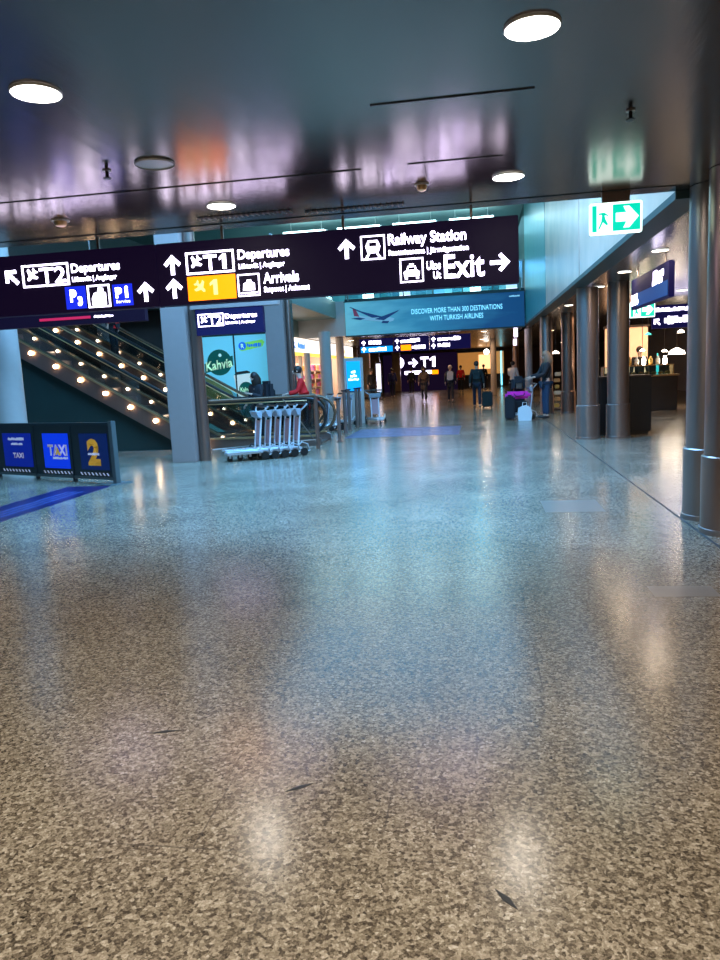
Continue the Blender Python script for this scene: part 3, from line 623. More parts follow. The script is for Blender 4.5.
# taxi barrier
th = math.atan2(-1.23, 2.88)
t = thing('taxi_barrier', 'low dark barrier carrying blue taxi panels at the left edge', 'barrier', (-5.47, 10.37, 0), th)
# local -x runs to the left along the barrier
for i, (a, c) in enumerate(((-1.0, -.06), (-1.98, -1.04), (-3.1, -2.02))):
    B().box(a, c, -.02, .02, .08, .93, .004).obj('barrier_panel', M['barrier'], t)
B().box(-3.15, 0, -.03, .03, .90, .95).obj('top_rail', M['barrier'], t); B().box(-3.15, 0, -.03, .03, .06, .1).obj('bottom_rail', M['barpost'], t)
B().box(-.06, .02, -.045, .045, 0, .97, .006).obj('end_post', M['barpost'], t)
for x in (-1.02, -2.0, -3.1): B().box(x-.02, x+.02, -.03, .03, 0, .93).obj('post', M['barrier'], t)
B().box(-.3, .1, -.2, .2, 0, .012).obj('foot_plate', M['barpost'], t)
for (a, c, m) in ((-.80, -.13, 'bpanel2'), (-1.74, -.98-.1, 'bpanelb'), (-2.86, -2.06, 'bpanel')):
    B().box(a, c, -.026, -.02, .21, .78).obj('printed_panel', M[m], t)
text('TAXI', -1.62, -1.12, .42, .60, -.028, M['printw'], t, bold=.04); marks(B(), -1.5, -1.12, .36, .40, -.026, 2).obj('small_lettering', M['printw'], t)
B().prism([(-1.43, .43), (-1.36, .56), (-1.29, .43), (-1.34, .43), (-1.36, .49), (-1.38, .43)], -.034, -.031).obj('yellow_letter_accent', M['printy'], t)
text('2', -.62, -.32, .28, .70, -.028, M['printy'], t, bold=.05); marks(B(), -.60, -.33, .44, .48, -.032, 12).obj('small_lettering', M['printw'], t)
marks(B(), -2.7, -2.25, .66, .71, -.026, 21).obj('lettering', M['printw'], t); marks(B(), -2.62, -2.3, .58, .62, -.026, 22).obj('lettering', M['printw'], t)
text('TAXI', -2.6, -2.3, .36, .45, -.028, M['printw'], t, bold=.04)
for x0, n in ((-.85, 8), (-1.8, 9), (-2.95, 9)):
    b = B()
    for k in range(n): x = x0+.09*k; b.prism([(x, .165), (x+.03, .165), (x+.065, .12), (x+.035, .12)], -.024, -.02)
    b.obj('pattern_marks', M['printw'], t)
# floor prints
o = thing('floor_print', 'long blue floor graphic in front of the taxi barrier', 'floor graphic', (-5.85, 8.6, 0))
B().box(-.36, .38, -2.0, 1.6, -.002, .002).obj('print_sheet', M['matb'], o)
b = B()
for r in range(3): marks(b, -1.2+.0*r, 1.2, 0+.11*r-.2, .07+.11*r-.2, .002, 30+r, .001, 'z', 1)
q = b.obj('lettering', M['matp'], o); q.rotation_euler = (0, 0, PI/2); q.location = (0, -.1, 0)
o = thing('floor_print', 'blue printed floor graphic in the middle of the hall near the posts', 'floor graphic', (-1.75, 18.2, 0))
B().box(-1.35, 1.35, -1.25, 1.35, -.002, .002).obj('print_sheet', M['matc'], o)
b = B()
for r in range(5): marks(b, -1.2, 1.2, -1.0+.45*r, -.75+.45*r, .002, 40+r, .001, 'z', 1)
b.obj('lettering', M['matq'], o)

# ------------------------------------------------------------------ luggage carts
def make_cart(label, loc, rz, group):
    # local: travels towards -x, handle at +x end; length .85
    t = thing('luggage_cart', label, 'luggage cart', loc, rz, group)
    B().prism([(-.64, -.1), (-.64, .1), (-.05, .26), (.0, .26), (.0, -.26), (-.05, -.26)], .13, .17, 'z').obj('deck', M['cartw'], t)
    B().tube([(-.66, -.11, .21), (-.66, .11, .21)], .018, 8).tube([(-.66, -.11, .21), (-.05, -.28, .17)], .014, 8).tube([(-.66, .11, .21), (-.05, .28, .17)], .014, 8).obj('deck_rail', M['alu'], t, True)
    for s in (-1, 1):
        w_ = B(); pts = [(.02+.075*math.cos(a), 0, .08+.075*math.sin(a)) for a in [2*PI*k/16 for k in range(16)]]
        w_.prism([(p[0], p[2]) for p in pts], s*.29-.022, s*.29+.022).obj('wheel', M['rubber'], t, True)
        B().tube([(-.12, s*.26, .16), (-.02, s*.29, .27), (.1, s*.29, .22), (.14, s*.29, .1), (.05, s*.29, .08)], .014, 8).obj('wheel_fork', M['alu'] if s < 0 else M['dark'], t, True)
        B().tube([(-.02, s*.12, .15), (.06, s*.12, .85)], .019, 8).obj('upright', M['cartw'], t, True)
    B().prism([(-.57+.055*math.cos(2*PI*k/14), .058+.055*math.sin(2*PI*k/14)) for k in range(14)], -.02, .02).obj('front_wheel', M['rubber'], t, True)
    B().tube([(-.57, 0, .06), (-.57, 0, .13)], .03, 8).obj('caster_fork', M['alu'], t)
    B().prism([(.0, .28), (.012, .28), (.055, .72), (.043, .72)], -.1, .1).obj('advert_panel', M['adpink'] if group != 'x' else M['adgrey'], t)
    b = B(); b.prism([(.045, .76), (-.02, .80), (-.06, .90), (.055, .90)], -.17, .17).obj('basket', M['adgrey'], t)
    B().tube([(.06, -.12, .85), (.1, -.24, .93), (.14, -.27, .98), (.14, .27, .98), (.1, .24, .93), (.06, .12, .85)], .016, 8).obj('handle_frame', M['alu'], t, True)
    B().tube([(.14, -.25, .985), (.14, .25, .985)], .024, 10).obj('handle_grip', M['rubber'], t, True)
    return t
u = Vector((.78, .62, 0)); rz = math.atan2(.62, .78); P0 = Vector((-4.08, 13.22, 0))
c0 = make_cart('front luggage cart of the nested row by the guard rail, its deck fully visible', tuple(P0), rz, 'nested luggage carts by the guard rail')
for i in range(1, 5):
    p = P0+u*.2*i
    dup(c0, tuple(p), rz, ('second luggage cart from the front in the nested row', 'middle luggage cart of the nested row by the guard rail', 'fourth luggage cart from the front in the nested row', 'rearmost luggage cart of the nested row, nearest the guard rail post')[i-1])
for i, (x, y, a, l) in enumerate(((-4.0, 19.4, .5, 'luggage cart behind the steel posts, leftmost of the far group'), (-3.75, 19.65, .5, 'luggage cart behind the steel posts, middle of the far group'), (-3.72, 21.2, .9, 'luggage cart behind the steel posts, nearest the blue screen'))):
    dup(c0, (x, y, 0), a, l, 'luggage carts behind the steel posts')
dup(c0, (-2.98, 21.7, 0), PI*.62, 'lone luggage cart standing apart right of the steel posts', 'luggage carts behind the steel posts')

# ------------------------------------------------------------------ screen totem, shop
t = thing('screen_totem', 'beige totem with a bright blue advertising screen by the shop', 'screen', (-3.63, 22, 0))
B().box(-.29, .29, -.05, .05, 0, 1.98, .01).obj('housing', M['beige'], t); B().box(-.21, .21, -.056, -.05, .98, 1.88).obj('screen', M['lcd'], t)
marks(marks(marks(B(), -.07, .08, 1.52, 1.6, -.056, 50), -.1, .1, 1.4, 1.49, -.056, 51), -.16, .16, 1.3, 1.37, -.056, 52).obj('lettering', M['exw'], t)
t = thing('kiosk_shop', 'brightly lit kiosk shop with white and yellow fascia behind the escalators', 'shop', (-6.7, 24, 0))
B().box(-3, 0, 0, 16, 2.95, 2.99).box(-3.1, -3, 0, 16, 0, 2.95).box(-3, 0, 0, .1, 0, 2.95).box(-3, 0, 15.9, 16, 0, 2.95).obj('shell', M['shopin'], t)
B().box(-.1, .1, 0, 16, 2.42, 2.95).obj('fascia', M['shopw'], t); B().box(-.12, .12, 0, 16, 2.3, 2.42).obj('yellow_band', M['shopy'], t)
o = text('R', -.5, .5, 2.55, 2.85, 0, M['shopb'], t); o.rotation_euler = (0, 0, PI/2); o.location = (.11, 2.6, 0)
b = marks(B(), 0, 1.3, 2.55, 2.8, 0, 60); o = b.obj('lettering', M['shopb'], t); o.rotation_euler = (0, 0, PI/2); o.location = (.11, 3.2, 0)
b = marks(B(), 0, 1.6, 2.55, 2.8, 0, 61); o = b.obj('lettering', M['orangeb'], t); o.rotation_euler = (0, 0, PI/2); o.location = (.11, 12, 0)
for y in (0.05, 4, 8, 12, 15.9): B().box(-.06, .06, y-.05, y+.05, 0, 2.3).obj('mullion', M['bluecol'], t)
area('shop_ceiling_light', (-7.9, 32, 2.9), 1.6, 14, 520, (1, .78, .62))
for j in range(6):
    y = 25.2+j*2.4
    s_ = thing('shop_shelf', 'white shelf unit of bright sweets inside the kiosk shop', 'shelf', (-7.7, y, 0), 0, 'shelf units in the kiosk shop')
    B().box(-.25, -.2, -1.1, 1.1, 0, 2.1).obj('back_panel', M['shopin'], s_)
    for k in range(5): B().box(-.2, .2, -1.1, 1.1, .2+.38*k, .23+.38*k).obj('shelf_board', M['shopin'], s_)
    for k in range(5):
        for q in range(6):
            if k*6+q > 0 or True:
                g = B().box(-.13, .13, -.14, .14, 0, .16+.1*((q*3+k+j) % 3)/2, .015).obj('sweet_box', M['goods'][(q*2+k*3+j) % 5]); g.location = (-7.7, y-.88+.35*q, .231+.38*k)
                tag(g, 'coloured sweet box on a shelf inside the kiosk shop', 'box', 'sweet boxes on the kiosk shelves')

# ------------------------------------------------------------------ far corridor
t = thing('direction_sign', 'three-part navy hanging sign in the far corridor under the banner', 'sign', (-2.5, 31, 2.33))
for i, (a, c) in enumerate(((-2.3, -.87), (-.83, .63), (.67, 2.35))): B().box(a, c, -.05, .05, 0, .6).obj('sign_box', M['signblue'], t)
B().box(-2.25, -.9, -.054, -.05, .03, .27).obj('blue_panel', M['lcd'], t); B().box(-.55, -.12, -.056, -.05, .04, .27).obj('yellow_panel', M['yellow'], t)
for x in (-2.12, -.7, .82):
    for z in (.16, .43): B().prism(arrow_pts(x, z, .2, 0), -.062, -.056).obj('arrow', M['white'], t)
for i, (a, c, z) in enumerate(((-1.9, -1.35, .36), (-1.9, -1.15, .08), (-.55, .3, .36), (-.08, .5, .08), (1.0, 1.95, .36), (1.0, 1.5, .1))):
    marks(B(), a, c, z, z+.16, -.056, 70+i, dens=1).obj('lettering', M['white'], t)
for x in (-1.6, 0, 1.5): B().tube([(x, 0, .6), (x, 0, .68)], .02, 8).obj('hanger', M['steel'], t)
t = thing('terminal_sign', 'large lit dark sign reading T1 with an arrow at the end of the corridor', 'sign', (-4.2, 55, 0))
B().box(-2.6, 2.9, 0, .2, 0, 2.75).obj('sign_box', M['signbody'], t)
text('T', .2, .8, 1.75, 2.5, -.01, M['white'], t, bold=.03); one(.9, 1.3, 1.75, 2.5, 0, M['white'], t)
B().prism(arrow_pts(-.35, 2.1, .7, -PI/2), -.02, 0).obj('arrow', M['white'], t)
B().prism(disc(-1.45, 2.15, .42, 0, 0), -.02, 0).obj('symbol', M['white'], t)
B().box(-1.0, 1.0, -.02, 0, 1.25, 1.5).obj('white_strip', M['white'], t); B().box(1.02, 1.5, -.02, 0, 1.2, 1.5).obj('yellow_strip', M['yellow'], t)
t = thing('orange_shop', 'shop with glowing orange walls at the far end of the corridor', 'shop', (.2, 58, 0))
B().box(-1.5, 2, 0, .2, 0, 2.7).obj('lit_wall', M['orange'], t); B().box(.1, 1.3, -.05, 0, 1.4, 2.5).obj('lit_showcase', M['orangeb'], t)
B().box(-1.5, 2, -.3, 0, 0, 1.0).obj('counter', M['darkb'], t); B().box(-1.6, 2.1, -.4, .1, 2.7, 2.95).obj('canopy', M['dark'], t)
B().box(1.75, 1.85, -.35, -.3, .1, 2.7).obj('cyan_strip', M['cyanglow'], t)
for i, (x, y) in enumerate(((-6.9, 44.2), (-6.6, 47), (-6.3, 50), (-5.9, 42.4), (-5.2, 53))):
    t = thing('clad_column', 'tan wood-clad column in the far left of the corridor', 'column', (x-.4, y, 0), 0, 'tan columns far down the corridor')
    B().box(-.28, .28, -.28, .28, 0, 2.99, .04).obj('shaft', M['wood'], t); B().box(-.3, .3, -.3, .3, 0, .12).obj('plinth', M['darkb'], t)
t = thing('lit_poster_stand', 'narrow lit poster stand far down the corridor', 'poster', (-5.35, 41, 0))
B().box(-.18, .18, -.05, .05, .3, 2.1).box(-.25, .25, -.2, .2, 0, .05).box(-.05, .05, -.04, .04, .05, .3).obj('frame', M['dark'], t); B().box(-.13, .13, -.056, -.05, .45, 2.0).obj('lit_panel', M['whites'], t)
t = thing('spot_lamp', 'bright white round lamp hanging at the far end of the corridor', 'lamp', (.72, 46, 2.45))
B().ball((0, 0, 0), .17).obj('bulb', M['lamp'], t, True); B().tube([(0, 0, .15), (0, 0, .545)], .015, 8).obj('stem', M['steel'], t)

# ------------------------------------------------------------------ right aisle: counter and cafe
t = thing('service_counter', 'black box-shaped counter standing behind the middle columns', 'counter', (2.95, 15.9, 0))
B().box(-.62, .55, -.4, .45, .06, 1.17, .01).obj('body', M['dark'], t); B().box(-.64, .57, -.43, .47, 1.17, 1.2).obj('top', M['darkb'], t); B().box(-.58, .5, -.36, .4, 0, .06).obj('plinth', M['groove'], t)
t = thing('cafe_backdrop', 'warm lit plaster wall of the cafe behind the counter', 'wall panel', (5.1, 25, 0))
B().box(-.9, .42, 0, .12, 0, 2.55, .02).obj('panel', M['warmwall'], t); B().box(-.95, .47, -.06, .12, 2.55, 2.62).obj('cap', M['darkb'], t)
t = thing('cafe_counter', 'dark cafe counter with glass display case', 'counter', (4.95, 23, 0))
B().box(-1.3, .9, -.3, .35, 0, 1.0, .01).obj('body', M['darkb'], t); B().box(-1.34, .94, -.34, .39, 1.0, 1.05).obj('worktop', M['brass'], t)
B().box(-1.2, .8, -.28, .1, 1.32, 1.34).box(-1.2, -1.17, -.28, .1, 1.05, 1.32).box(.77, .8, -.28, .1, 1.05, 1.32).obj('display_frame', M['brass'], t); B().box(-1.17, .77, -.27, -.26, 1.05, 1.32).obj('display_glass', M['glass'], t)
for i in range(10):
    g = B().ball((0, 0, .05), .07, (1.2, .8, .7)).obj('pastry', M['pastry'], None, True); g.location = (3.9+.19*i, 22.9, 1.05); tag(g, 'golden pastry in the glass display of the cafe counter', 'pastry', 'pastries in the cafe display')
for i in range(7):
    g = B().lathe([(.03, 0), (.055, .02), (.06, .16), (.03, .2), (.03, .25)], seg=14).obj('glass_jar', [M['warmw'], M['goods'][4], M['whitebag']][i % 3], None, True); g.location = (4.35+.2*i, 22.95, 1.345); tag(g, 'glowing glass jar on top of the cafe display case', 'jar', 'jars on the cafe display')
def pendant(x, y, z, r, m, label):
    t = thing('pendant_lamp', label, 'lamp', (x, y, z), 0, 'pendant lamps over the cafe')
    B().lathe([(r, 0), (r*.9, r*.35), (r*.35, r*.7), (.03, r*.8)], seg=20).obj('lamp_shade', m, t, True); B().tube([(0, 0, r*.8), (0, 0, 2.99-z)], .008, 6).obj('cord', M['dark'], t)
pendant(6.12, 23.9, 1.62, .24, M['warmw'], 'wide bright oval pendant lamp at the right of the cafe'); pendant(6.1, 23.4, 2.25, .1, M['warmw'], 'small bright pendant lamp above the oval one')
pendant(5.3, 24, 2.25, .1, M['tealglow'], 'small teal pendant lamp over the cafe counter'); pendant(4.75, 22.2, 1.75, .07, M['warmw'], 'warm pendant lamp low over the jars, left'); pendant(5.45, 22.6, 1.7, .08, M['warmw'], 'warm pendant lamp low over the jars, right')
pendant(2.68, 25.5, 1.85, .11, M['warmw'], 'round warm lamp between the columns right of the woman'); pendant(3.45, 20, 1.8, .05, M['warmw'], 'tiny warm lamp between the middle columns'); pendant(3.8, 33, 2.4, .1, M['warml'], 'dim orange lamp far behind the slender column')
t = thing('bottle_display', 'teal lit upright display on the cafe counter', 'display', (5.4, 23.2, 1.051))
B().lathe([(.04, 0), (.04, .4), (.018, .5), (.018, .62)], seg=14).obj('bottle', M['tealglow'], t, True)
t = thing('display_box', 'small bright blue-white lit box standing on the aisle floor', 'display', (5.62, 23.7, 0))
B().box(-.22, .22, -.1, .1, .05, .28, .02).obj('white_body', M['white'], t); B().box(-.2, .2, -.1, .1, .28, .42, .02).obj('blue_top', M['cyanglow'], t); B().box(-.18, .18, -.08, .08, 0, .05).obj('foot', M['dark'], t)
t = thing('goods_rack', 'narrow golden goods rack between the columns', 'rack', (2.6, 24.4, 0))
B().box(-.2, .2, -.15, .15, 0, .08).box(-.2, -.17, -.15, .15, .08, 1.4).box(.17, .2, -.15, .15, .08, 1.4).obj('frame', M['darkb'], t)
for k in range(6): B().box(-.1+.03*(k % 2), .06+.03*(k % 3), -.13, .13, .12+.2*k, .24+.2*k, .02).obj('goods_bin', [M['goods'][4], M['pastry'], M['goods'][2]][k % 3], t)
area('cafe_light', (5.0, 23.6, 2.9), 2.5, 1.5, 60, (1, .62, .36)); area('aisle_warm_light', (7.2, 9, 2.95), 7, 10, 130, (1, .68, .45)); 

# ------------------------------------------------------------------ people
def skinned(verts, edges, radii, roots, lvl=1):
    me = bpy.data.meshes.new('s'); me.from_pydata(verts, edges, []); o = bpy.data.objects.new('s', me); COL.objects.link(o)
    md = o.modifiers.new('k', 'SKIN'); md.use_smooth_shade = True
    sv = me.skin_vertices[0].data
    for i, r in enumerate(radii): sv[i].radius = r if isinstance(r, tuple) else (r, r); sv[i].use_root = i in roots
    ss = o.modifiers.new('u', 'SUBSURF'); ss.levels = lvl; ss.render_levels = lvl
    bpy.context.view_layer.update()
    out = bpy.data.meshes.new_from_object(o.evaluated_get(bpy.context.evaluated_depsgraph_get()))
    bpy.data.objects.remove(o)
    for p in out.polygons: p.use_smooth = True
    return out
def person(label, x, y, rz, h=1.72, top='black', legs='black', hair='hairb', pose='stand', long_hair=False, coat=.05, z=0, arm=None, group=None, lean=0, backpack=None, apron=None):
    """local: faces -y"""
    t = thing('person', label, 'person', (x, y, z), rz, group); k = h/1.75
    st = {'stand': (.0, .0), 'walk': (.2, -.22), 'step': (.1, -.12)}[pose]
    def lean_(p):      # bend the trunk forwards above the hips
        if lean and p[2] > .95: d = p[2]-.95; return (p[0], p[1]-d*math.sin(lean), .95+d*math.cos(lean))
        return p
    J = {}
    def add(n, p): J[n] = lean_(p)
    add('pel', (0, 0, .96)); add('wai', (0, 0, 1.1)); add('che', (0, .01, 1.3)); add('nec', (0, .0, 1.48)); add('hed0', (0, -.01, 1.56)); add('hed1', (0, -.015, 1.64)); add('hed2', (0, .0, 1.71))
    arms = arm or {'L': ((.21, 0, 1.16), (.24, -.06, .92)), 'R': ((-.21, 0, 1.16), (-.24, -.06, .92))}
    for s, sg in (('L', 1), ('R', -1)):
        add('sh'+s, (sg*.17, .01, 1.42)); e_, w_ = arms[s]; add('el'+s, e_); add('wr'+s, w_)
        d = Vector(J['wr'+s])-Vector(J['el'+s]); d.normalize(); J['ha'+s] = tuple(Vector(J['wr'+s])+d*.08)
        f = st[0] if s == 'L' else st[1]
        J['hp'+s] = (sg*.09, 0, .9); J['kn'+s] = (sg*.095, -f*.55-.02, .5); J['an'+s] = (sg*.1, -f*.9+(.08 if f < 0 else 0), .085 if f >= 0 else .12); J['to'+s] = (sg*.11, -f*.9-.14+(.06 if f < 0 else 0), .035 if f >= 0 else .04)
    names = list(J); ix = {n: i for i, n in enumerate(names)}; V = [tuple(c*k for c in J[n]) for n in names]
    E = [('pel', 'wai'), ('wai', 'che'), ('che', 'nec'), ('nec', 'hed0'), ('hed0', 'hed1'), ('hed1', 'hed2')]
    rad = dict(pel=(.13, .1), wai=(.115, .085), che=(.13, .095), nec=.05, hed0=.06, hed1=(.078, .092), hed2=(.055, .065))
    for s in 'LR':
        E += [('che', 'sh'+s), ('sh'+s, 'el'+s), ('el'+s, 'wr'+s), ('wr'+s, 'ha'+s), ('pel', 'hp'+s), ('hp'+s, 'kn'+s), ('kn'+s, 'an'+s), ('an'+s, 'to'+s)]
        rad.update({'sh'+s: .052, 'el'+s: .038, 'wr'+s: .026, 'ha'+s: (.018, .036), 'hp'+s: .085, 'kn'+s: .055, 'an'+s: .036, 'to'+s: (.035, .025)})
    rl = [rad[n] for n in names]; edges = [(ix[a], ix[b2]) for a, b2 in E]; roots = {ix['pel']}
    # five fingers on each hand, each its own short chain rooted in the palm
    for s, sg in (('L', 1), ('R', -1)):
        hv = Vector(J['ha'+s]); d = (hv-Vector(J['wr'+s])).normalized(); side = Vector((0, 1, 0)) if abs(d.y) < .8 else Vector((0, 0, 1)); inn = Vector((-sg, 0, 0))
        for q in range(4):
            a = hv+side*(.022-.0148*q); l = (.036, .042, .039, .03)[q]
            n0 = len(V); pts = [a-d*.02, a+d*l*.7, a+d*(l*1.25)+inn*.012, a+d*(l*1.6)+inn*.03]
            V += [tuple(p*k) for p in pts]; rl += [.008, .0082, .0075, .0065]; edges += [(n0, n0+1), (n0+1, n0+2), (n0+2, n0+3)]; roots.add(n0)
        a = Vector(J['wr'+s])+d*.03; n0 = len(V); pts = [a-side*.01, a-side*.04+d*.02+inn*.01, a-side*.05+d*.05+inn*.02]
        V += [tuple(p*k) for p in pts]; rl += [.01, .0095, .008]; edges += [(n0, n0+1), (n0+1, n0+2)]; roots.add(n0)
    rl = [tuple(c*k for c in r) if isinstance(r, tuple) else r*k for r in rl]
    me = skinned(V, edges, rl, roots)
    bm = bmesh.new(); bm.from_mesh(me); hd = Vector(J['hed1'])*k
    for c, r, sc in (((0, -.1, -.01), .018, (.8, 1.2, 1.3)), ((.082, .0, 0), .024, (.4, .8, 1.2)), ((-.082, 0, 0), .024, (.4, .8, 1.2)), ((0, -.078, -.055), .02, (1.2, .8, .6))):
        bmesh.ops.create_uvsphere(bm, u_segments=8, v_segments=6, radius=r*k, matrix=Matrix.Translation(hd+Vector(c)*k) @ Matrix.Diagonal((*sc, 1)))
    bm.to_mesh(me); bm.free(); me.materials.append(M['skin']); o = bpy.data.objects.new('body', me); COL.objects.link(o); o.parent = t
    B().ball(hd+Vector((.03, -.088, .012))*k, .009*k, u=8, v=6).ball(hd+Vector((-.03, -.088, .012))*k, .009*k, u=8, v=6).obj('eyes', M['dark'], t)
    # clothing follows the same joints, a little larger
    def cloth(name, ns, es, grow, m, rr=None):
        sub = {n: i for i, n in enumerate(ns)}; r = [rr.get(n, None) if rr and n in rr else (tuple(c+grow for c in rad[n]) if isinstance(rad[n], tuple) else rad[n]+grow) for n in ns]
        r = [tuple(c*k for c in q) if isinstance(q, tuple) else q*k for q in r]
        mm = skinned([tuple(c*k for c in J[n]) for n in ns], [(sub[a], sub[b2]) for a, b2 in es], r, {0}); mm.materials.append(M[m])
        q = bpy.data.objects.new(name, mm); COL.objects.link(q); q.parent = t
    J['nk'] = lean_((0, 0, 1.45)); rad['nk'] = .06
    for s in 'LR': J['cu'+s] = tuple(Vector(J['el'+s]).lerp(Vector(J['wr'+s]), .92)); rad['cu'+s] = .034; J['hm'+s] = tuple(Vector(J['kn'+s]).lerp(Vector(J['an'+s]), .95)); rad['hm'+s] = .05
    ns = ['pel', 'wai', 'che', 'nk']+[a+s for s in 'LR' for a in ('sh', 'el', 'cu')]
    es = [('pel', 'wai'), ('wai', 'che'), ('che', 'nk')]+[q for s in 'LR' for q in (('che', 'sh'+s), ('sh'+s, 'el'+s), ('el'+s, 'cu'+s))]
    rr = {'nk': .058}
    if coat:
        J['hem'] = (0, 0, .96-coat); rad['hem'] = (.17, .13) if coat > .06 else (.125, .1); ns.append('hem'); es.append(('pel', 'hem')); rr['pel'] = (.165, .13) if coat > .06 else (.14, .112)
    cloth('jacket' if top != 'creamc' else 'shirt', ns, es, .022, top, rr)
    ns = ['pel']+[a+s for s in 'LR' for a in ('hp', 'kn', 'hm')]
    cloth('trousers', ns, [q for s in 'LR' for q in (('pel', 'hp'+s), ('hp'+s, 'kn'+s), ('kn'+s, 'hm'+s))], .014, legs, {'pel': (.14, .11)})
    for s in 'LR':
        a = Vector(J['an'+s])*k; b_ = Vector(J['to'+s])*k
        B().ball((a+b_)/2+Vector((0, -.0, -.005)), .1*k, (.46, 1.35, .42), 12, 8).obj('shoe', M['shoe'], t, True)
    hb = B().ball(hd+Vector((0, .022, .03))*k, .1*k, (.95, 1.02, 1.02), 16, 12)
    if long_hair: hb.tube([tuple(hd+Vector(p)*k) for p in ((0, .03, .04), (0, .07, -.06), (0, .085, -.17), (0, .09, -.27))], [.1*k, .125*k, .12*k, .06*k], 12)
    hb.obj('hair', M[hair], t, True)
    if backpack: c = Vector(lean_((0, .17, 1.27)))*k; B().box(c.x-.15*k, c.x+.15*k, c.y-.08*k, c.y+.08*k, c.z-.22*k, c.z+.2*k, .04*k).obj('hood' if False else 'back_panel', M[backpack], t, True)
    return t
A_carry = {'L': ((.23, .02, 1.16), (.25, -.02, .92)), 'R': ((-.23, .02, 1.16), (-.26, 0, .9))}
A_push = {'L': ((.2, -.12, 1.16), (.17, -.38, 1.1)), 'R': ((-.2, -.12, 1.16), (-.17, -.38, 1.1))}
A_swing = {'L': ((.22, .12, 1.18), (.24, .02, .95)), 'R': ((-.22, -.1, 1.18), (-.24, -.2, .97))}
A_phone = {'L': ((.2, -.06, 1.16), (.06, -.26, 1.25)), 'R': ((-.22, .0, 1.16), (-.22, -.18, 1.0))}
person('woman with long brown hair, black top and blue jeans behind a loaded luggage cart', 1.93, 20.9, -PI*.42, 1.86, 'black', 'jeans', 'hairl', 'stand', True, arm=A_push)
person('person in a dark teal coat walking away pulling a trolley bag', .05, 27.7, PI, 1.74, 'tealc', 'navy', 'hairb', 'walk', coat=.2, arm=A_carry)
person('blond person in black with a pale grey back panel walking down the corridor', -1.12, 33.6, PI, 1.68, 'black', 'black', 'hairw', 'walk', coat=.25, arm=A_swing, backpack='greyc')
person('person in an open brown coat walking left of the blond one', -2.42, 35, 0, 1.7, 'brownc', 'black', 'hairb', 'walk', True, coat=.35, arm=A_swing)
person('person in a deep blue jacket walking far down the left side', -4.7, 42, PI, 1.72, 'blueb2', 'navy', 'hairb', 'step', coat=.1)
person('person in a cream shirt and black trousers beside the far columns', 1.55, 31.2, PI*.85, 1.7, 'creamc', 'black', 'hairb', 'stand', arm=A_phone)
person('dark dressed person standing behind the blue screen totem', -5.0, 35.5, .6, 1.72, 'black', 'black', 'hairb')
person('distant dark figure left of the brown coat', -3.95, 46, PI, 1.7, 'black', 'black', 'hairb', 'step')
person('distant person in a dark red top right of the blond one', -.9, 47, 0, 1.7, 'redc', 'black', 'hairb', 'step')
person('distant dark figure near the orange shop', .55, 49, PI, 1.7, 'black', 'black', 'hairb', 'step')
person('long dark-haired person with a dark backpack behind the guard rail', -4.86, 16.0, -.5, 1.64, 'black', 'black', 'hairb', 'stand', True, arm=A_phone, lean=.12)
person('person in a bright red coat bending forward behind the guard rail', -4.03, 17.15, -PI*.42, 1.76, 'redc', 'black', 'hairb', 'stand', coat=.3, arm=A_push, lean=.22)
person('person in dark red riding up the second escalator at the left', -9.35, 18.27, -PI/2, 1.7, 'redc', 'black', 'hairb', 'stand', arm=A_carry, z=2.17)
column(-10.55, 20.2, .26, 3.61, 'pale round column standing behind the escalators', M['bluecol'], False, None, 'round_column')
person('barista seen behind the cafe counter', 5.0, 23.75, 0, 1.9, 'black', 'black', 'hairb', 'stand')
# backpack of the person by the guard rail
t = thing('backpack', 'bulging dark backpack behind the long-haired person at the rail', 'backpack', (-4.72, 16.25, 1.0), -.6)
B().box(-.17, .17, -.1, .12, 0, .44, .07).obj('bag_body', M['black'], t, True); B().box(-.12, .12, .12, .18, .05, .25, .03).obj('front_pocket', M['black'], t, True)
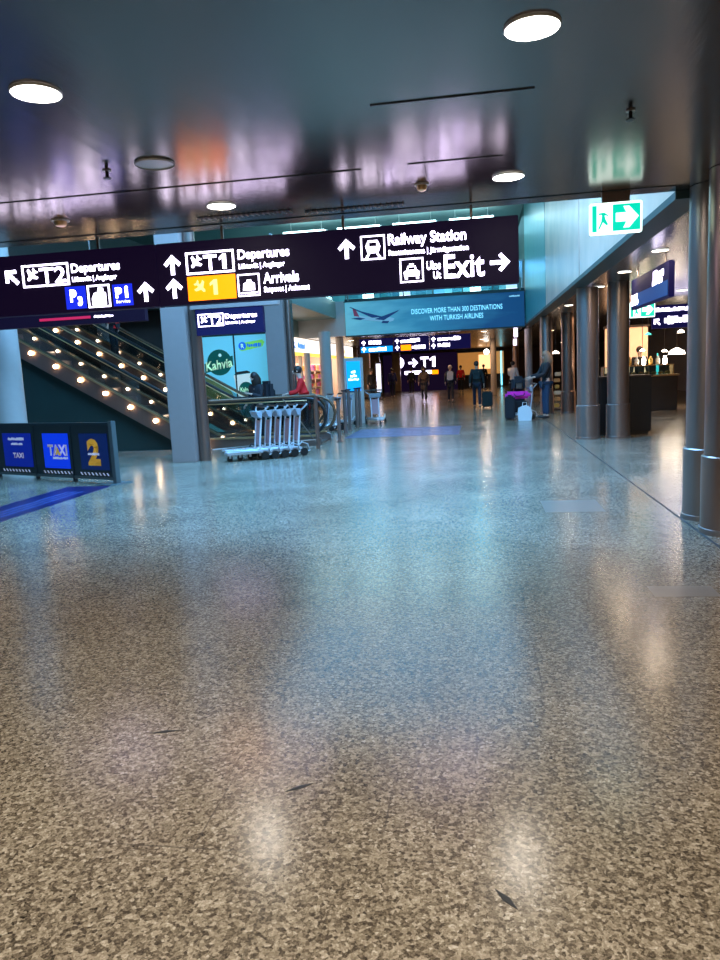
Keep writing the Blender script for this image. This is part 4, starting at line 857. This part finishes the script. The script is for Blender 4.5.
# trolley bag of the walking man
t = thing('trolley_bag', 'small dark blue trolley bag at the side of the walking person', 'suitcase', (.42, 27.6, 0))
B().box(-.2, .2, -.13, .13, .06, .62, .04).obj('case', M['tealc'], t, True)
B().tube([(-.08, 0, .62), (-.08, 0, .93), (.08, 0, .93), (.08, 0, .62)], .012, 8).obj('pull_handle', M['dark'], t)
for s in (-1, 1): B().ball((s*.15, .08, .035), .035).obj('wheel', M['rubber'], t, True)
# woman's cart and bags
cw = dup(c0, (1.5, 21.15, 0), .15, 'luggage cart piled with bags in front of the woman in jeans', 'luggage cart of the woman'); cw['group'] = 'luggage cart of the woman'
t = thing('suitcase', 'black suitcase standing low at the front of the loaded cart', 'suitcase', (.93, 20.7, 0))
B().box(-.14, .14, -.1, .1, .04, .68, .04).obj('case', M['black'], t, True); B().box(-.06, .06, -.02, .02, .68, .72, .01).obj('handle', M['dark'], t)
for s in (-1, 1): B().ball((s*.1, 0, .025), .025).obj('wheel', M['rubber'], t, True)
t = thing('travel_bag', 'dark travel bag lying on the cart deck', 'bag', (1.2, 21.1, .172))
B().box(-.24, .2, -.22, .22, 0, .42, .07).obj('bag_body', M['black'], t, True)
t = thing('handbag', 'bright magenta bag lying across the loaded luggage cart', 'bag', (1.2, 21.05, .593))
B().box(-.38, .3, -.2, .2, 0, .2, .06).obj('bag_body', M['magenta'], t, True); B().tube([(-.15, -.2, .15), (-.1, -.24, .08), (.1, -.24, .08), (.15, -.2, .15)], .012, 8).obj('strap', M['black'], t)
t = thing('backpack', 'dark patterned backpack on top of the magenta bag', 'bag', (1.2, 21.1, .794))
B().box(-.2, .18, -.15, .15, 0, .42, .08).obj('bag_body', M['black'], t, True); B().box(-.1, .1, -.19, -.15, .06, .24, .02).obj('front_pocket', M['brownc'], t, True)
t = thing('plastic_bag', 'white carrier bag beside the cart wheels', 'bag', (1.32, 20.55, 0))
B().prism([(-.17, 0), (.17, 0), (.2, .2), (.16, .36), (.05, .42), (-.06, .40), (-.17, .35), (-.19, .18)], -.09, .09).obj('bag_body', M['whitebag'], t); B().tube([(-.06, 0, .38), (-.05, 0, .5), (.05, 0, .5), (.06, 0, .38)], .01, 6).obj('handle', M['whitebag'], t)
